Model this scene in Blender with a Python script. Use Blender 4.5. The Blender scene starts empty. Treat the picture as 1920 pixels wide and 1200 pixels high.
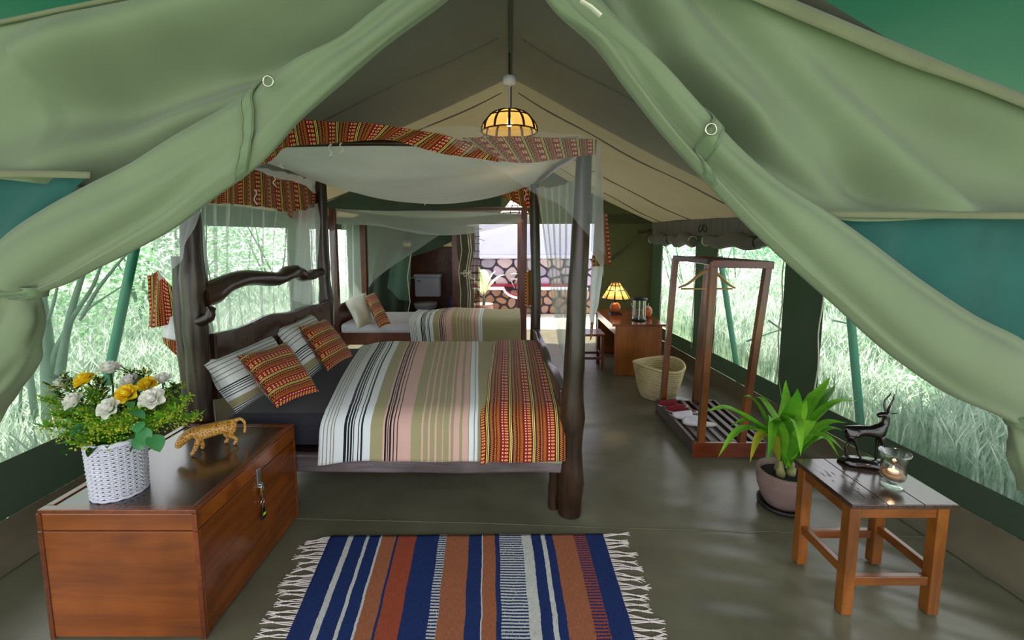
import bpy, bmesh, math, random
from mathutils import Vector as V, Matrix, noise
R = random.Random(7)
S = bpy.context.scene
C = S.collection
PI = math.pi
# ------------------------------------------------------------------ camera
F, PX, PY, H, P = 800.0, 957.0, 524.0, 1.57, math.radians(6)
cam_d = bpy.data.cameras.new('camera'); cam = bpy.data.objects.new('camera', cam_d); C.objects.link(cam)
cam.location = (0, 0, H); cam.rotation_euler = (PI/2 - P, 0, 0)
cam_d.sensor_width = 36; cam_d.lens = F/1920*36; cam_d.clip_start = .05
cam_d.shift_x = (960-PX)/1920; cam_d.shift_y = -(600-PY)/1920
S.camera = cam
# ------------------------------------------------------------------ world, sun, exposure
W = bpy.data.worlds.new('sky'); S.world = W; W.use_nodes = True
bg = W.node_tree.nodes['Background']; bg.inputs[0].default_value = (.95, .93, 1, 1); bg.inputs[1].default_value = 1.9
sd = bpy.data.lights.new('sun', 'SUN'); sd.energy = 9.0; sd.angle = math.radians(1.5); sd.color = (1, .95, .85)
sun = bpy.data.objects.new('sun', sd); C.objects.link(sun)
sun.rotation_euler = V((.30, -.22, -1)).to_track_quat('-Z', 'Y').to_euler(); sun.location = (-3, 5, 12)
S.view_settings.view_transform = 'Standard'; S.view_settings.look = 'None'
S.view_settings.gamma = 1; S.view_settings.use_curve_mapping = False
S.view_settings.exposure = 0.5
S.cycles.max_bounces = 8; S.cycles.transparent_max_bounces = 24
S.cycles.diffuse_bounces = 5; S.cycles.sample_clamp_indirect = 6
# ------------------------------------------------------------------ helpers
cP, sP = math.cos(P), math.sin(P)
def ray(u, v):
    x = (u-PX)/F; y = -(v-PY)/F
    return V((x, cP+y*sP, -sP+y*cP))
def at(u, v, Y): d = ray(u, v); return V((0, 0, H)) + d*(Y/d.y)
def atZ(u, v, Z): d = ray(u, v); return V((0, 0, H)) + d*((Z-H)/d.z)
def atX(u, v, X): d = ray(u, v); return V((0, 0, H)) + d*(X/d.x)
def lerp(a, b, t): return a+(b-a)*t
def interp(pts, t):
    """point on a polyline of equal-parameter control points, Catmull-Rom smoothed"""
    n = len(pts)-1; x = min(max(t, 0), 1)*n; i = min(int(x), n-1); f = x-i
    p1, p2 = pts[i], pts[i+1]; p0 = pts[i-1] if i else p1*2-p2; p3 = pts[i+2] if i+2 <= n else p2*2-p1
    return .5*((2*p1)+(p2-p0)*f+(2*p0-5*p1+4*p2-p3)*f*f+(3*p1-p0-3*p2+p3)*f**3)
def srgb(h):
    h = h.lstrip('#'); c = [int(h[i:i+2], 16)/255 for i in (0, 2, 4)]
    return tuple(x/12.92 if x <= .04045 else ((x+.055)/1.055)**2.4 for x in c)+(1,)
class MB:
    def __init__(s): s.v = []; s.f = []; s.uv = []; s.smooth = []
    def add(s, vs, fs, uvs=None, smooth=False):
        o = len(s.v); s.v += [tuple(x) for x in vs]
        for k, f in enumerate(fs):
            s.f.append(tuple(i+o for i in f)); s.smooth.append(smooth)
            s.uv += [(uvs[i] if uvs else (0, 0)) for i in f]
        return s
    def box(s, lo, hi, M=None):
        x0, y0, z0 = lo; x1, y1, z1 = hi
        vs = [V(p) for p in ((x0,y0,z0),(x1,y0,z0),(x1,y1,z0),(x0,y1,z0),(x0,y0,z1),(x1,y0,z1),(x1,y1,z1),(x0,y1,z1))]
        if M: vs = [M @ v for v in vs]
        return s.add(vs, [(0,3,2,1),(4,5,6,7),(0,1,5,4),(1,2,6,5),(2,3,7,6),(3,0,4,7)])
    def bar(s, p, q, w, h, up=(0,0,1)):
        p, q = V(p), V(q); d = (q-p); L = d.length; d.normalize(); u = V(up)
        if abs(d.dot(u)) > .95: u = V((0,1,0))
        x = d.cross(u).normalized(); z = x.cross(d)
        vs = []
        for e in (p, q):
            for a, b in ((-1,-1),(1,-1),(1,1),(-1,1)): vs.append(e+x*a*w/2+z*b*h/2)
        return s.add(vs, [(0,1,2,3),(7,6,5,4),(0,4,5,1),(1,5,6,2),(2,6,7,3),(3,7,4,0)])
    def tube(s, pts, rad, n=8, cap=True, wob=0, seed=0, flat=1):
        pts = [V(p) for p in pts]; m = len(pts)
        rad = rad if hasattr(rad, '__len__') else [rad]*m
        vs, uv, fs = [], [], []; ref = None; L = 0
        for i, p in enumerate(pts):
            d = (pts[min(i+1, m-1)]-pts[max(i-1, 0)]).normalized()
            if ref is None: ref = d.cross(V((0,0,1)) if abs(d.z) < .9 else V((1,0,0))).normalized()
            ref = (ref-d*ref.dot(d)).normalized(); b = d.cross(ref)
            if i: L += (p-pts[i-1]).length
            for k in range(n):
                a = 2*PI*k/n; r = rad[i]
                if wob: r *= 1+wob*noise.noise(V((math.cos(a)*1.3+seed, math.sin(a)*1.3, i*.37+seed)))
                vs.append(p+ref*math.cos(a)*r+b*math.sin(a)*r*flat); uv.append((k/n, L))
        for i in range(m-1):
            for k in range(n):
                k2 = (k+1) % n; fs.append((i*n+k, i*n+k2, (i+1)*n+k2, (i+1)*n+k))
        s.add(vs, fs, uv, True)
        if cap:
            s.add(vs[:n], [tuple(reversed(range(n)))]); s.add(vs[-n:], [tuple(range(n))])
        return s
    def lathe(s, prof, c=(0,0,0), n=24, sx=1, sy=1, wob=None):
        c = V(c); vs, fs, uv = [], [], []; m = len(prof)
        for i, (r, z) in enumerate(prof):
            for k in range(n):
                a = 2*PI*k/n; w = wob(a, z) if wob else 1
                vs.append(c+V((r*w*math.cos(a)*sx, r*w*math.sin(a)*sy, z))); uv.append((k/n, z))
        for i in range(m-1):
            for k in range(n):
                k2 = (k+1) % n; fs.append((i*n+k, i*n+k2, (i+1)*n+k2, (i+1)*n+k))
        return s.add(vs, fs, uv, True)
    def ball(s, c, r, n=10, m=7, M=None):
        r = V(r) if hasattr(r, '__len__') else V((r, r, r)); vs, fs = [], []
        for i in range(m+1):
            t = PI*i/m
            for k in range(n):
                a = 2*PI*k/n; p = V((r.x*math.sin(t)*math.cos(a), r.y*math.sin(t)*math.sin(a), r.z*math.cos(t)))
                vs.append(V(c)+(M @ p if M else p))
        for i in range(m):
            for k in range(n):
                k2 = (k+1) % n; fs.append((i*n+k, (i+1)*n+k, (i+1)*n+k2, i*n+k2))
        return s.add(vs, fs, None, True)
    def grid(s, fn, nu, nv, uw=1, vw=1):
        vs, uv, fs = [], [], []
        for j in range(nv+1):
            for i in range(nu+1):
                vs.append(fn(i/nu, j/nv)); uv.append((i/nu*uw, j/nv*vw))
        for j in range(nv):
            for i in range(nu):
                a = j*(nu+1)+i; fs.append((a, a+1, a+nu+2, a+nu+1))
        return s.add(vs, fs, uv, True)
    def mesh(s, name):
        me = bpy.data.meshes.new(name); me.from_pydata(s.v, [], s.f)
        l = me.uv_layers.new(name='UVMap'); l.data.foreach_set('uv', [x for t in s.uv for x in t])
        me.polygons.foreach_set('use_smooth', s.smooth); me.update(); return me
def props(o, label=None, cat=None, group=None, kind=None):
    if label: o['label'] = label
    if cat: o['category'] = cat
    if group: o['group'] = group
    if kind: o['kind'] = kind
    return o
def thing(name, label, cat, loc=(0,0,0), group=None, rotz=0):
    o = bpy.data.objects.new(name, None); C.objects.link(o); o.location = loc; o.rotation_euler = (0,0,rotz)
    o.empty_display_size = .05
    return props(o, label, cat, group)
OFF = {}
def part(name, mb, mat, parent=None, bev=0, solid=0, sub=0, local=False, label=None, weld=False):
    """mesh object; world coordinates are shifted into the parent's frame unless local"""
    me = mb.mesh(name) if isinstance(mb, MB) else mb
    o = bpy.data.objects.new(name, me); C.objects.link(o)
    if mat and not me.materials: me.materials.append(mat)
    if parent:
        o.parent = parent
        if not local:
            base = V(parent.location); q = parent.parent
            while q: base += V(q.location); q = q.parent
            o.location = -base
    if bev:
        m = o.modifiers.new('bevel', 'BEVEL'); m.width = bev; m.segments = 2; m.limit_method = 'ANGLE'
    if weld: m = o.modifiers.new('weld', 'WELD'); m.merge_threshold = 1e-4
    if solid: m = o.modifiers.new('solid', 'SOLIDIFY'); m.thickness = solid; m.offset = 0
    if sub: m = o.modifiers.new('sub', 'SUBSURF'); m.levels = sub; m.render_levels = sub
    if label: o['label'] = label
    return o
def single(name, mb, mat, label, cat, group=None, **k): return props(part(name, mb, mat, **k), label, cat, group)
def struct(name, mb, mat, parent=None, **k):
    o = part(name, mb, mat, parent, **k)
    if not parent: o['kind'] = 'structure'
    return o
def skin(name, pts, edges, mat, parent=None, sub=2, root=0):
    """pts: (x,y,z,r) in the parent's frame"""
    me = bpy.data.meshes.new(name); me.from_pydata([p[:3] for p in pts], edges, [])
    o = bpy.data.objects.new(name, me); C.objects.link(o); o.parent = parent
    m = o.modifiers.new('skin', 'SKIN'); m.use_smooth_shade = True
    if not me.skin_vertices: me.attributes.new
    lay = me.skin_vertices[0].data if me.skin_vertices else None
    for i, p in enumerate(pts):
        r = p[3]; lay[i].radius = r if hasattr(r, '__len__') else (r, r)
    lay[root].use_root = True
    m2 = o.modifiers.new('sub', 'SUBSURF'); m2.levels = sub; m2.render_levels = sub
    me.materials.append(mat); return o
# ------------------------------------------------------------------ material helpers
class X:
    """a shader socket with arithmetic"""
    def __init__(s, t, k): s.t = t; s.k = k
    def m(s, op, b=None, c=None):
        n = s.t.nodes.new('ShaderNodeMath'); n.operation = op; s.t.links.new(s.k, n.inputs[0])
        for i, q in ((1, b), (2, c)):
            if q is None: continue
            if isinstance(q, X): s.t.links.new(q.k, n.inputs[i])
            else: n.inputs[i].default_value = q
        return X(s.t, n.outputs[0])
    def __add__(s, b): return s.m('ADD', b)
    def __sub__(s, b): return s.m('SUBTRACT', b)
    def __mul__(s, b): return s.m('MULTIPLY', b)
    def __lt__(s, b): return s.m('LESS_THAN', b)
    def __gt__(s, b): return s.m('GREATER_THAN', b)
    def fr(s): return s.m('FRACT')
    def ab(s): return s.m('ABSOLUTE')
    def band(s, a, b): return (s > a)*(s < b)
def new_mat(name):
    m = bpy.data.materials.new(name); m.use_nodes = True; t = m.node_tree
    return m, t, t.nodes['Principled BSDF']
def link(t, a, b): t.links.new(a.k if isinstance(a, X) else a, b)
def mixc(t, fac, a, b):
    n = t.nodes.new('ShaderNodeMix'); n.data_type = 'RGBA'
    for s, q in ((n.inputs[0], fac), (n.inputs[6], a), (n.inputs[7], b)):
        if isinstance(q, (X, bpy.types.NodeSocket)): link(t, q, s)
        else: s.default_value = q
    return n.outputs[2]
def coords(t, out='Object', sc=(1,1,1), rot=(0,0,0)):
    c = t.nodes.new('ShaderNodeTexCoord'); m = t.nodes.new('ShaderNodeMapping')
    m.inputs['Scale'].default_value = sc; m.inputs['Rotation'].default_value = rot
    t.links.new(c.outputs[out], m.inputs[0]); return m.outputs[0]
def noise_tex(t, vec, scale, det=4, rough=.6, dist=0):
    n = t.nodes.new('ShaderNodeTexNoise'); n.inputs['Scale'].default_value = scale; n.inputs['Detail'].default_value = det
    n.inputs['Roughness'].default_value = rough; n.inputs['Distortion'].default_value = dist
    if vec: t.links.new(vec, n.inputs['Vector'])
    return X(t, n.outputs[0])
def ramp(t, fac, stops, const=False):
    n = t.nodes.new('ShaderNodeValToRGB'); r = n.color_ramp
    if const: r.interpolation = 'CONSTANT'
    while len(r.elements) < len(stops): r.elements.new(1)
    for e, (p, c) in zip(r.elements, stops): e.position = p; e.color = c
    link(t, fac, n.inputs[0]); return n.outputs[0]
def bump(t, b, h, strength=.3, dist=.01):
    n = t.nodes.new('ShaderNodeBump'); n.inputs['Strength'].default_value = strength; n.inputs['Distance'].default_value = dist
    link(t, h, n.inputs['Height']); t.links.new(n.outputs[0], b.inputs['Normal']); return n
def plain(name, col, rough=.6, var=.15, sc=8, bmp=0, bsc=60, metal=0, coat=0, out='Object', spec=.5, trans=0):
    m, t, b = new_mat(name); c = srgb(col) if isinstance(col, str) else col
    vec = coords(t, out); f = noise_tex(t, vec, sc)
    d = tuple(x*(1-var) for x in c[:3])+(1,); l = tuple(min(1, x*(1+var)) for x in c[:3])+(1,)
    link(t, ramp(t, f, [(.3, d), (.7, l)]), b.inputs['Base Color'])
    b.inputs['Roughness'].default_value = rough; b.inputs['Metallic'].default_value = metal
    b.inputs['Coat Weight'].default_value = coat; b.inputs['Specular IOR Level'].default_value = spec
    b.inputs['Transmission Weight'].default_value = trans
    if bmp: bump(t, b, noise_tex(t, vec, bsc), bmp, .004)
    return m
def wood(name, c1, c2, axis='z', rough=.3, sc=1, bmp=.15, coat=.3, dark=None):
    m, t, b = new_mat(name); k = {'x': (1.2, 14, 14), 'y': (14, 1.2, 14), 'z': (14, 14, 1.2)}[axis]
    vec = coords(t, 'Object', tuple(q*sc for q in k)); f = noise_tex(t, vec, 1.6, 6, .65, .6)
    st = [(.25, srgb(c1)), (.55, srgb(c2)), (.8, srgb(c1))]
    if dark: st = [(.2, srgb(dark))]+st
    f2 = noise_tex(t, coords(t), 3*sc, 3)
    big = ramp(t, f2, [(.36, (.30, .27, .25, 1)), (.62, (1, 1, 1, 1))])
    n = t.nodes.new('ShaderNodeMix'); n.data_type = 'RGBA'; n.blend_type = 'MULTIPLY'; n.inputs[0].default_value = .75
    t.links.new(ramp(t, f, st), n.inputs[6]); t.links.new(big, n.inputs[7]); t.links.new(n.outputs[2], b.inputs['Base Color'])
    b.inputs['Roughness'].default_value = rough; b.inputs['Coat Weight'].default_value = coat; b.inputs['Coat Roughness'].default_value = .15
    bump(t, b, f, bmp, .004); return m
def cloth(name, col, transl=.25, rough=.85, var=.1, weave=900, sc=3, bmp=.15, tcol=None, alpha=0, crease=0):
    """woven cloth: diffuse + translucent, and for nets a share of plain see-through"""
    m, t, b = new_mat(name); c = srgb(col) if isinstance(col, str) else col; out = t.nodes['Material Output']
    vec = coords(t); f = noise_tex(t, vec, sc)
    d = tuple(x*(1-var) for x in c[:3])+(1,); l = tuple(min(1, x*(1+var)) for x in c[:3])+(1,)
    col_s = ramp(t, f, [(.3, d), (.7, l)])
    return finish_cloth(m, t, b, col_s, transl, rough, tcol or c, alpha, bmp, weave, vec, crease)
def finish_cloth(m, t, b, col_s, transl, rough, tcol, alpha=0, bmp=.1, weave=900, vec=None, crease=0):
    out = t.nodes['Material Output']
    link(t, col_s, b.inputs['Base Color']); b.inputs['Roughness'].default_value = rough
    b.inputs['Specular IOR Level'].default_value = .25; b.inputs['Sheen Weight'].default_value = .15
    if vec is None: vec = coords(t)
    if bmp: 
        h = noise_tex(t, vec, weave, 2)
        if crease: h = h*.3+noise_tex(t, vec, 4, 3, .5, 1.2)*crease
        bump(t, b, h, bmp, .004 if not crease else .03)
    sh = b.outputs[0]
    if transl:
        tr = t.nodes.new('ShaderNodeBsdfTranslucent')
        if isinstance(tcol, tuple): tr.inputs[0].default_value = tcol
        else: link(t, tcol, tr.inputs[0])
        mx = t.nodes.new('ShaderNodeMixShader'); mx.inputs[0].default_value = transl
        t.links.new(sh, mx.inputs[1]); t.links.new(tr.outputs[0], mx.inputs[2]); sh = mx.outputs[0]
    if alpha:
        tp = t.nodes.new('ShaderNodeBsdfTransparent'); mx = t.nodes.new('ShaderNodeMixShader')
        mx.inputs[0].default_value = alpha
        t.links.new(sh, mx.inputs[1]); t.links.new(tp.outputs[0], mx.inputs[2]); sh = mx.outputs[0]
    t.links.new(sh, out.inputs[0]); return m
def stripes(t, x, stops):
    """hard stripes over x in 0..1 from [(start, hex)], any number"""
    chunks = [stops[i:i+30] for i in range(0, len(stops), 30)]
    col = ramp(t, x, [(p, srgb(c)) for p, c in chunks[0]], True)
    for ch in chunks[1:]:
        col = mixc(t, x > ch[0][0], col, ramp(t, x, [(p, srgb(c)) for p, c in ch], True))
    return col
def uvxy(t):
    c = t.nodes.new('ShaderNodeTexCoord'); s = t.nodes.new('ShaderNodeSeparateXYZ'); t.links.new(c.outputs['UV'], s.inputs[0])
    return X(t, s.outputs[0]), X(t, s.outputs[1])
def red_fabric(name, period=.135, alpha=0, swap=False, transl=.2):
    m, t, b = new_mat(name); u, v = uvxy(t)
    if swap: u, v = v, u
    x = (u*(1/period)).fr(); y1 = (v*(1/(period*.28))).fr(); y2 = (v*(1/(period*.155))).fr(); y3 = (v*(1/(period*.11))).fr()
    col = stripes(t, x, [(0, '#861318'), (.20, '#120d0c'), (.235, '#e6c65c'), (.27, '#3d4a22'), (.31, '#efd98a'), (.34, '#120d0c'), (.38, '#58170f'),
                         (.54, '#4a1812'), (.56, '#5c140e'), (.68, '#6e1a10'), (.84, '#4c0f10'), (.87, '#901519')])
    def ring(cx, y, ax, ay, r0, r1):
        dx = (x-cx)*ax; dy = (y-.5)*ay; d = (dx*dx+dy*dy).m('SQRT'); return d.band(r0, r1)
    col = mixc(t, ring(.10, y1, 1, .28, .035, .075), col, srgb('#f3c06a'))
    col = mixc(t, ring(.76, y2, 1, .155, .046, .066), col, srgb('#d07022'))
    col = mixc(t, ring(.76, y2, 1, .155, 0, .018), col, srgb('#e9c04a'))
    col = mixc(t, ring(.62, y3, 1, .11, 0, .032), col, srgb('#c8902e'))
    tri = ((y2-.5).ab()*.2); zig = (x-.41-tri).ab() < .014
    col = mixc(t, zig, col, srgb('#e2b04c'))
    zig2 = (x-.455-tri).ab() < .012
    col = mixc(t, zig2, col, srgb('#9c2016'))
    col = mixc(t, ((x-.94).ab()-((y1-.5).ab()*.1)).ab().band(.0, .014)*y1.band(.28, .72), col, srgb('#f0e0b8'))
    return finish_cloth(m, t, b, col, transl, .8, col, alpha, .2, 700)
# ------------------------------------------------------------------ materials
def overlay(segs, lines):
    """segs [(start,hex)] + lines [(a,b,hex)] -> stops"""
    st = list(segs); out = []
    def base(p): return [c for s, c in st if s <= p+1e-6][-1]
    ev = sorted([(s, 0, c) for s, c in st]+[(a, 1, c) for a, b_, c in lines])
    for p, k, c in ev: out.append((p, c))
    for a, b_, c in lines: out.append((b_, base(b_)))
    out = sorted(out); return out
M = {}
M['flap'] = cloth('sage_canvas', '#6e7b5f', .08, .8, .09, 1400, 2.2, .12, srgb('#8fb070'))
M['flapweb'] = cloth('canvas_webbing', '#66785a', .05, .8, .08, 900, 6, .2)
M['hem'] = cloth('hem_binding', '#6c7054', .1, .85, .1, 900, 8, .2)
M['teal'] = cloth('teal_shade_cloth', '#2a5f59', .35, .8, .22, 1200, 5, .2, srgb('#2f8074'))
M['fly'] = cloth('green_flysheet', '#0a4430', .10, .3, .15, 300, 2, .1, srgb('#0f6a48'))
M['ceil'] = cloth('ceiling_canvas', '#74716a', .07, .85, .14, 900, 1.3, .2, srgb('#a09468'), 0, .5)
M['wall'] = cloth('dark_green_canvas', '#39463a', .08, .8, .12, 900, 3, .2, srgb('#4a6a40'), 0, .6)
M['backwall'] = cloth('olive_canvas', '#454a32', .08, .8, .2, 900, 2, .25, srgb('#6a6a30'), 0, .8)
M['kerb'] = plain('groundsheet_upturn', '#6a6450', .55, .15, 4, .1, 30)
M['trim'] = plain('tape_trim', '#c9c8b4', .7, .1, 20)
M['zip'] = plain('zip_tape', '#1f2420', .7, .1, 20)
M['mesh'] = cloth('window_mesh', '#a8d8c0', .6, .9, .05, 900, 3, 0, srgb('#bfe6d0'), .87)
M['meshgreen'] = cloth('green_lower_mesh', '#57a080', .6, .9, .08, 900, 3, 0, srgb('#7cc8a0'), .55)
M['net'] = cloth('mosquito_net', '#ececf4', .3, .9, .04, 900, 3, 0, srgb('#eef0f4'), .52)
M['netthin'] = cloth('mosquito_net_single_layer', '#dfe8e4', .5, .9, .04, 900, 3, 0, srgb('#e6efe9'), .62)
M['netsheer'] = cloth('sheer_mosquito_net', '#e2e6ea', .5, .9, .04, 900, 3, 0, srgb('#e8ecf0'), .80)
M['netdense'] = cloth('mosquito_net_folded', '#f2f2f8', .25, .9, .05, 900, 3, 0, srgb('#f2f3f8'), .08)
M['red'] = red_fabric('red_print', .125)
M['redrow'] = red_fabric('red_print_rows', .11, 0, True, 0)
M['rednet'] = red_fabric('red_print_valance', .10)
M['runner'] = red_fabric('red_print_runner', .132, 0, False, 0)
# floor: olive groundsheet with creases near the front
m, t, b = new_mat('groundsheet'); vec = coords(t)
f = noise_tex(t, vec, 2.5, 5); link(t, ramp(t, f, [(.3, srgb('#5c5a48')), (.7, srgb('#74725e'))]), b.inputs['Base Color'])
b.inputs['Roughness'].default_value = .30; b.inputs['Specular IOR Level'].default_value = .5
w2 = noise_tex(t, coords(t, 'Object', (.8, 2.2, 1), (0, 0, .35)), 1.2, 2, .4, .6)
fine = noise_tex(t, vec, 30, 4)
bump(t, b, w2+fine*.02, .3, .05); M['floor'] = m
M['log'] = wood('dark_log', '#160d08', '#3a2816', 'z', .32, 1.5, .7, .12, '#0b0706')
M['logy'] = wood('dark_log_rail', '#1c1110', '#3d2618', 'y', .28, .8, .6, .2, '#0e0a08')
M['weathered'] = wood('weathered_plank', '#4a4348', '#766c6c', 'x', .5, .8, .8, .1, '#2a2326')
M['board'] = wood('dark_carved_board', '#1a100d', '#3a211a', 'y', .28, .6, .4, .4, '#120b0a')
M['chesty'] = wood('chest_wood', '#5e2c0d', '#884614', 'y', .24, .5, .1, .5, '#3a1706')
M['chestx'] = wood('chest_wood_end', '#6c340e', '#965018', 'x', .24, .5, .1, .5, '#451a07')
M['chesttop'] = wood('chest_top_veneer', '#2c1b10', '#47301f', 'y', .2, .4, .12, .6, '#22140c')
M['chestedge'] = wood('chest_edge', '#4b210d', '#7c3c14', 'y', .25, .6, .15, .5)
M['oak'] = wood('varnished_wood', '#6a3a12', '#96591c', 'z', .28, .8, .12, .4, '#4a220a')
M['oakx'] = wood('varnished_wood_rail', '#64340f', '#8c5019', 'x', .28, .8, .12, .4, '#5c2c0c')
M['oaky'] = wood('varnished_wood_side_rail', '#64340f', '#8c5019', 'y', .28, .8, .12, .4, '#5c2c0c')
M['tabletop'] = wood('worn_table_top', '#2e1f18', '#523c30', 'y', .2, 1, .3, .5, '#20140f')
M['rackz'] = wood('rack_wood', '#4f260f', '#8a5222', 'z', .3, .8, .12, .3, '#301408')
M['racky'] = wood('rack_slat_wood', '#3c2a22', '#54433a', 'y', .45, .8, .2, .08, '#241812')
M['rackx'] = wood('rack_rail_wood', '#5c240f', '#7d3a16', 'x', .3, .8, .12, .3, '#301408')
M['mahog'] = wood('mahogany', '#5a2713', '#74361b', 'z', .3, .7, .06, .3, '#3c160b')
M['desk'] = wood('desk_wood', '#7a3f12', '#a05c1e', 'z', .3, .5, .08, .4, '#4e240a')
M['desktop'] = wood('desk_top_wood', '#6e2f14', '#8e431c', 'y', .18, .5, .05, .6)
M['panel'] = wood('stall_panel', '#552a10', '#744016', 'z', .4, .4, .05, .2, '#33180a')
M['sheet'] = cloth('navy_bedsheet', '#25252e', 0, .8, .08, 900, 5, .2)
M['white'] = cloth('white_sheet', '#d4d6dc', 0, .85, .04, 900, 6, .2)
M['ivory'] = cloth('ivory_pillowcase', '#d9dacd', 0, .85, .04, 900, 6, .2)
M['hangerw'] = wood('hanger_wood', '#b8864c', '#d2a468', 'x', .35, 1, .05, .3)
M['steel'] = plain('brushed_metal', '#c3cac6', .28, .1, 30, 0, 60, .95)
M['chrome'] = plain('chrome', '#d8dcdc', .12, .04, 30, 0, 60, 1)
M['brass'] = plain('brass', '#b59a52', .3, .1, 30, 0, 60, .9)
M['black'] = plain('black_plastic', '#0d0d0f', .4, .1, 20)
M['lime'] = plain('lime_sticker', '#b6f02a', .5, .05, 20)
M['ebony'] = plain('polished_ebony', '#120a09', .22, .3, 14, .25, 40, 0, .5)
M['ceramic'] = plain('white_ceramic', '#d8dae6', .15, .03, 5, 0, 60, 0, .4)
M['clay'] = plain('clay_pot', '#846e66', .7, .16, 9, .3, 50)
M['clay2'] = plain('pink_clay_pot', '#b98d85', .7, .1, 9, .2, 50)
M['plantstem'] = plain('plant_stem', '#8d8a58', .6, .25, 20, .3, 60)
M['soil'] = plain('dark_soil', '#171210', .95, .4, 40, .8, 90)
M['saucer'] = plain('dark_saucer', '#1d1714', .5, .4, 60, .8, 70)
M['palm'] = plain('woven_palm', '#c2b388', .8, .18, 14, .4, 60)
M['wicker'] = plain('white_wicker', '#c9c9d6', .6, .08, 30, .2, 80)
M['wickerdark'] = plain('wicker_core', '#45454f', .8, .1, 30)
M['rope'] = plain('white_cord', '#dcdad2', .8, .08, 30)
M['tassel'] = plain('cotton_fringe', '#e3d8d2', .85, .08, 40)
M['toilet_wall'] = M['panel']
M['redsink'] = plain('red_terrazzo', '#a02438', .3, .1, 9)
M['plaster'] = plain('white_plaster', '#dcdbee', .8, .06, 4)
M['mortar'] = plain('dark_mortar', '#453f4c', .9, .2, 12)
M['paving'] = plain('pale_paving', '#e2ddd2', .8, .08, 5)
M['reed'] = plain('reed', '#6a5c34', .8, .25, 14)
M['thatch'] = plain('thatch', '#6b6440', .9, .35, 20, .6, 60)
M['polegreen'] = plain('green_painted_pole', '#1f7a5c', .4, .12, 9)
M['bark'] = plain('grey_green_bark', '#5f7462', .8, .2, 14, .4, 40)
M['redfelt'] = plain('burgundy_felt', '#7a1424', .85, .12, 20, .2, 200)
M['whitefelt'] = plain('white_towelling', '#e3e2ea', .9, .05, 20, .3, 200)
M['sole'] = plain('pale_sole', '#cfc8c2', .8, .06, 20)
M['sand'] = plain('sand', '#a08468', .9, .25, 60, .5, 200)
M['orange'] = plain('orange_gourd', '#c8622a', .4, .15, 9, 0, 60, 0, .3)
M['ground'] = plain('meadow_soil', '#9cb48c', .9, .3, 1.2)
def leafmat(name, c1, c2, tr=.35, rough=.4, sc=6, out='Object'):
    m, t, b = new_mat(name); f = noise_tex(t, coords(t, out), sc)
    col = ramp(t, f, [(.3, srgb(c1)), (.7, srgb(c2))])
    finish_cloth(m, t, b, col, tr, rough, col, 0, 0); b.inputs['Sheen Weight'].default_value = 0; b.inputs['Specular IOR Level'].default_value = .5
    return m
M['leaf'] = leafmat('bright_green_leaf', '#62ac26', '#9ade42')
M['leafdeep'] = leafmat('deep_green_leaf', '#3f8a1c', '#74b82c')
M['leafyellow'] = leafmat('yellowing_leaf', '#8fae2c', '#c8b23a')
M['leafdark'] = leafmat('dark_green_leaf', '#163c17', '#2e6424')
M['euca'] = leafmat('eucalyptus_leaf', '#3f8a50', '#62a86a')
M['golden'] = leafmat('goldenrod_floret', '#5f8214', '#c9d034', .2, .5, 30)
M['rosew'] = leafmat('white_rose_petal', '#f0eee4', '#fbfaf7', .3, .6)
M['rosey'] = leafmat('yellow_rose_petal', '#f2cc18', '#ffe83a', .25, .6)
M['bushleaf'] = leafmat('bush_leaf', '#5f9462', '#a8cfa0', .4, .4, 3)
M['bushpale'] = leafmat('pale_bush_leaf', '#83b08c', '#d4ead0', .4, .4, 3)
M['grass'] = leafmat('meadow_grass', '#5f8a68', '#eef6ea', .3, .5, 9)
def emit(name, col, e, base=None):
    m, t, b = new_mat(name); c = srgb(col); b.inputs['Base Color'].default_value = srgb(base or col)
    f = noise_tex(t, coords(t), 40)
    link(t, ramp(t, f, [(.3, tuple(x*.6 for x in c[:3])+(1,)), (.7, c)]), b.inputs['Emission Color']); b.inputs['Emission Strength'].default_value = e
    b.inputs['Roughness'].default_value = .8; return m
M['flame'] = emit('candle_flame', '#ffb060', 14)
M['bulb'] = emit('lamp_bulb', '#ffd9a0', 9)
M['wax'] = plain('candle_wax', '#e8b8a8', .5, .05, 20)
M['shadelit'] = cloth('bark_paper', '#ecc878', .6, .8, .3, 60, 30, .4, srgb('#f8d890'))
M['shadewhite'] = cloth('pale_paper', '#e8e2d8', .6, .8, .1, 60, 30, .2, srgb('#f2eee6'))
M['darkstrip'] = plain('dark_cane', '#2c170d', .5, .2, 20)
m, t, b = new_mat('clear_glass'); tp = t.nodes.new('ShaderNodeBsdfTransparent'); tp.inputs[0].default_value = (.95, .97, .96, 1)
gl = t.nodes.new('ShaderNodeBsdfGlossy'); gl.inputs['Roughness'].default_value = .03; lw = t.nodes.new('ShaderNodeLayerWeight'); lw.inputs[0].default_value = .35
mx = t.nodes.new('ShaderNodeMixShader'); t.links.new(lw.outputs['Facing'], mx.inputs[0]); t.links.new(tp.outputs[0], mx.inputs[1]); t.links.new(gl.outputs[0], mx.inputs[2])
t.links.new(mx.outputs[0], t.nodes['Material Output'].inputs[0]); M['glass'] = m
M['blind'] = cloth('grey_blind_canvas', '#6b6a60', .03, .8, .12, 900, 6, .2)
M['ringmetal'] = plain('dull_nickel', '#b4b49c', .35, .1, 30, 0, 60, .85)
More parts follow.
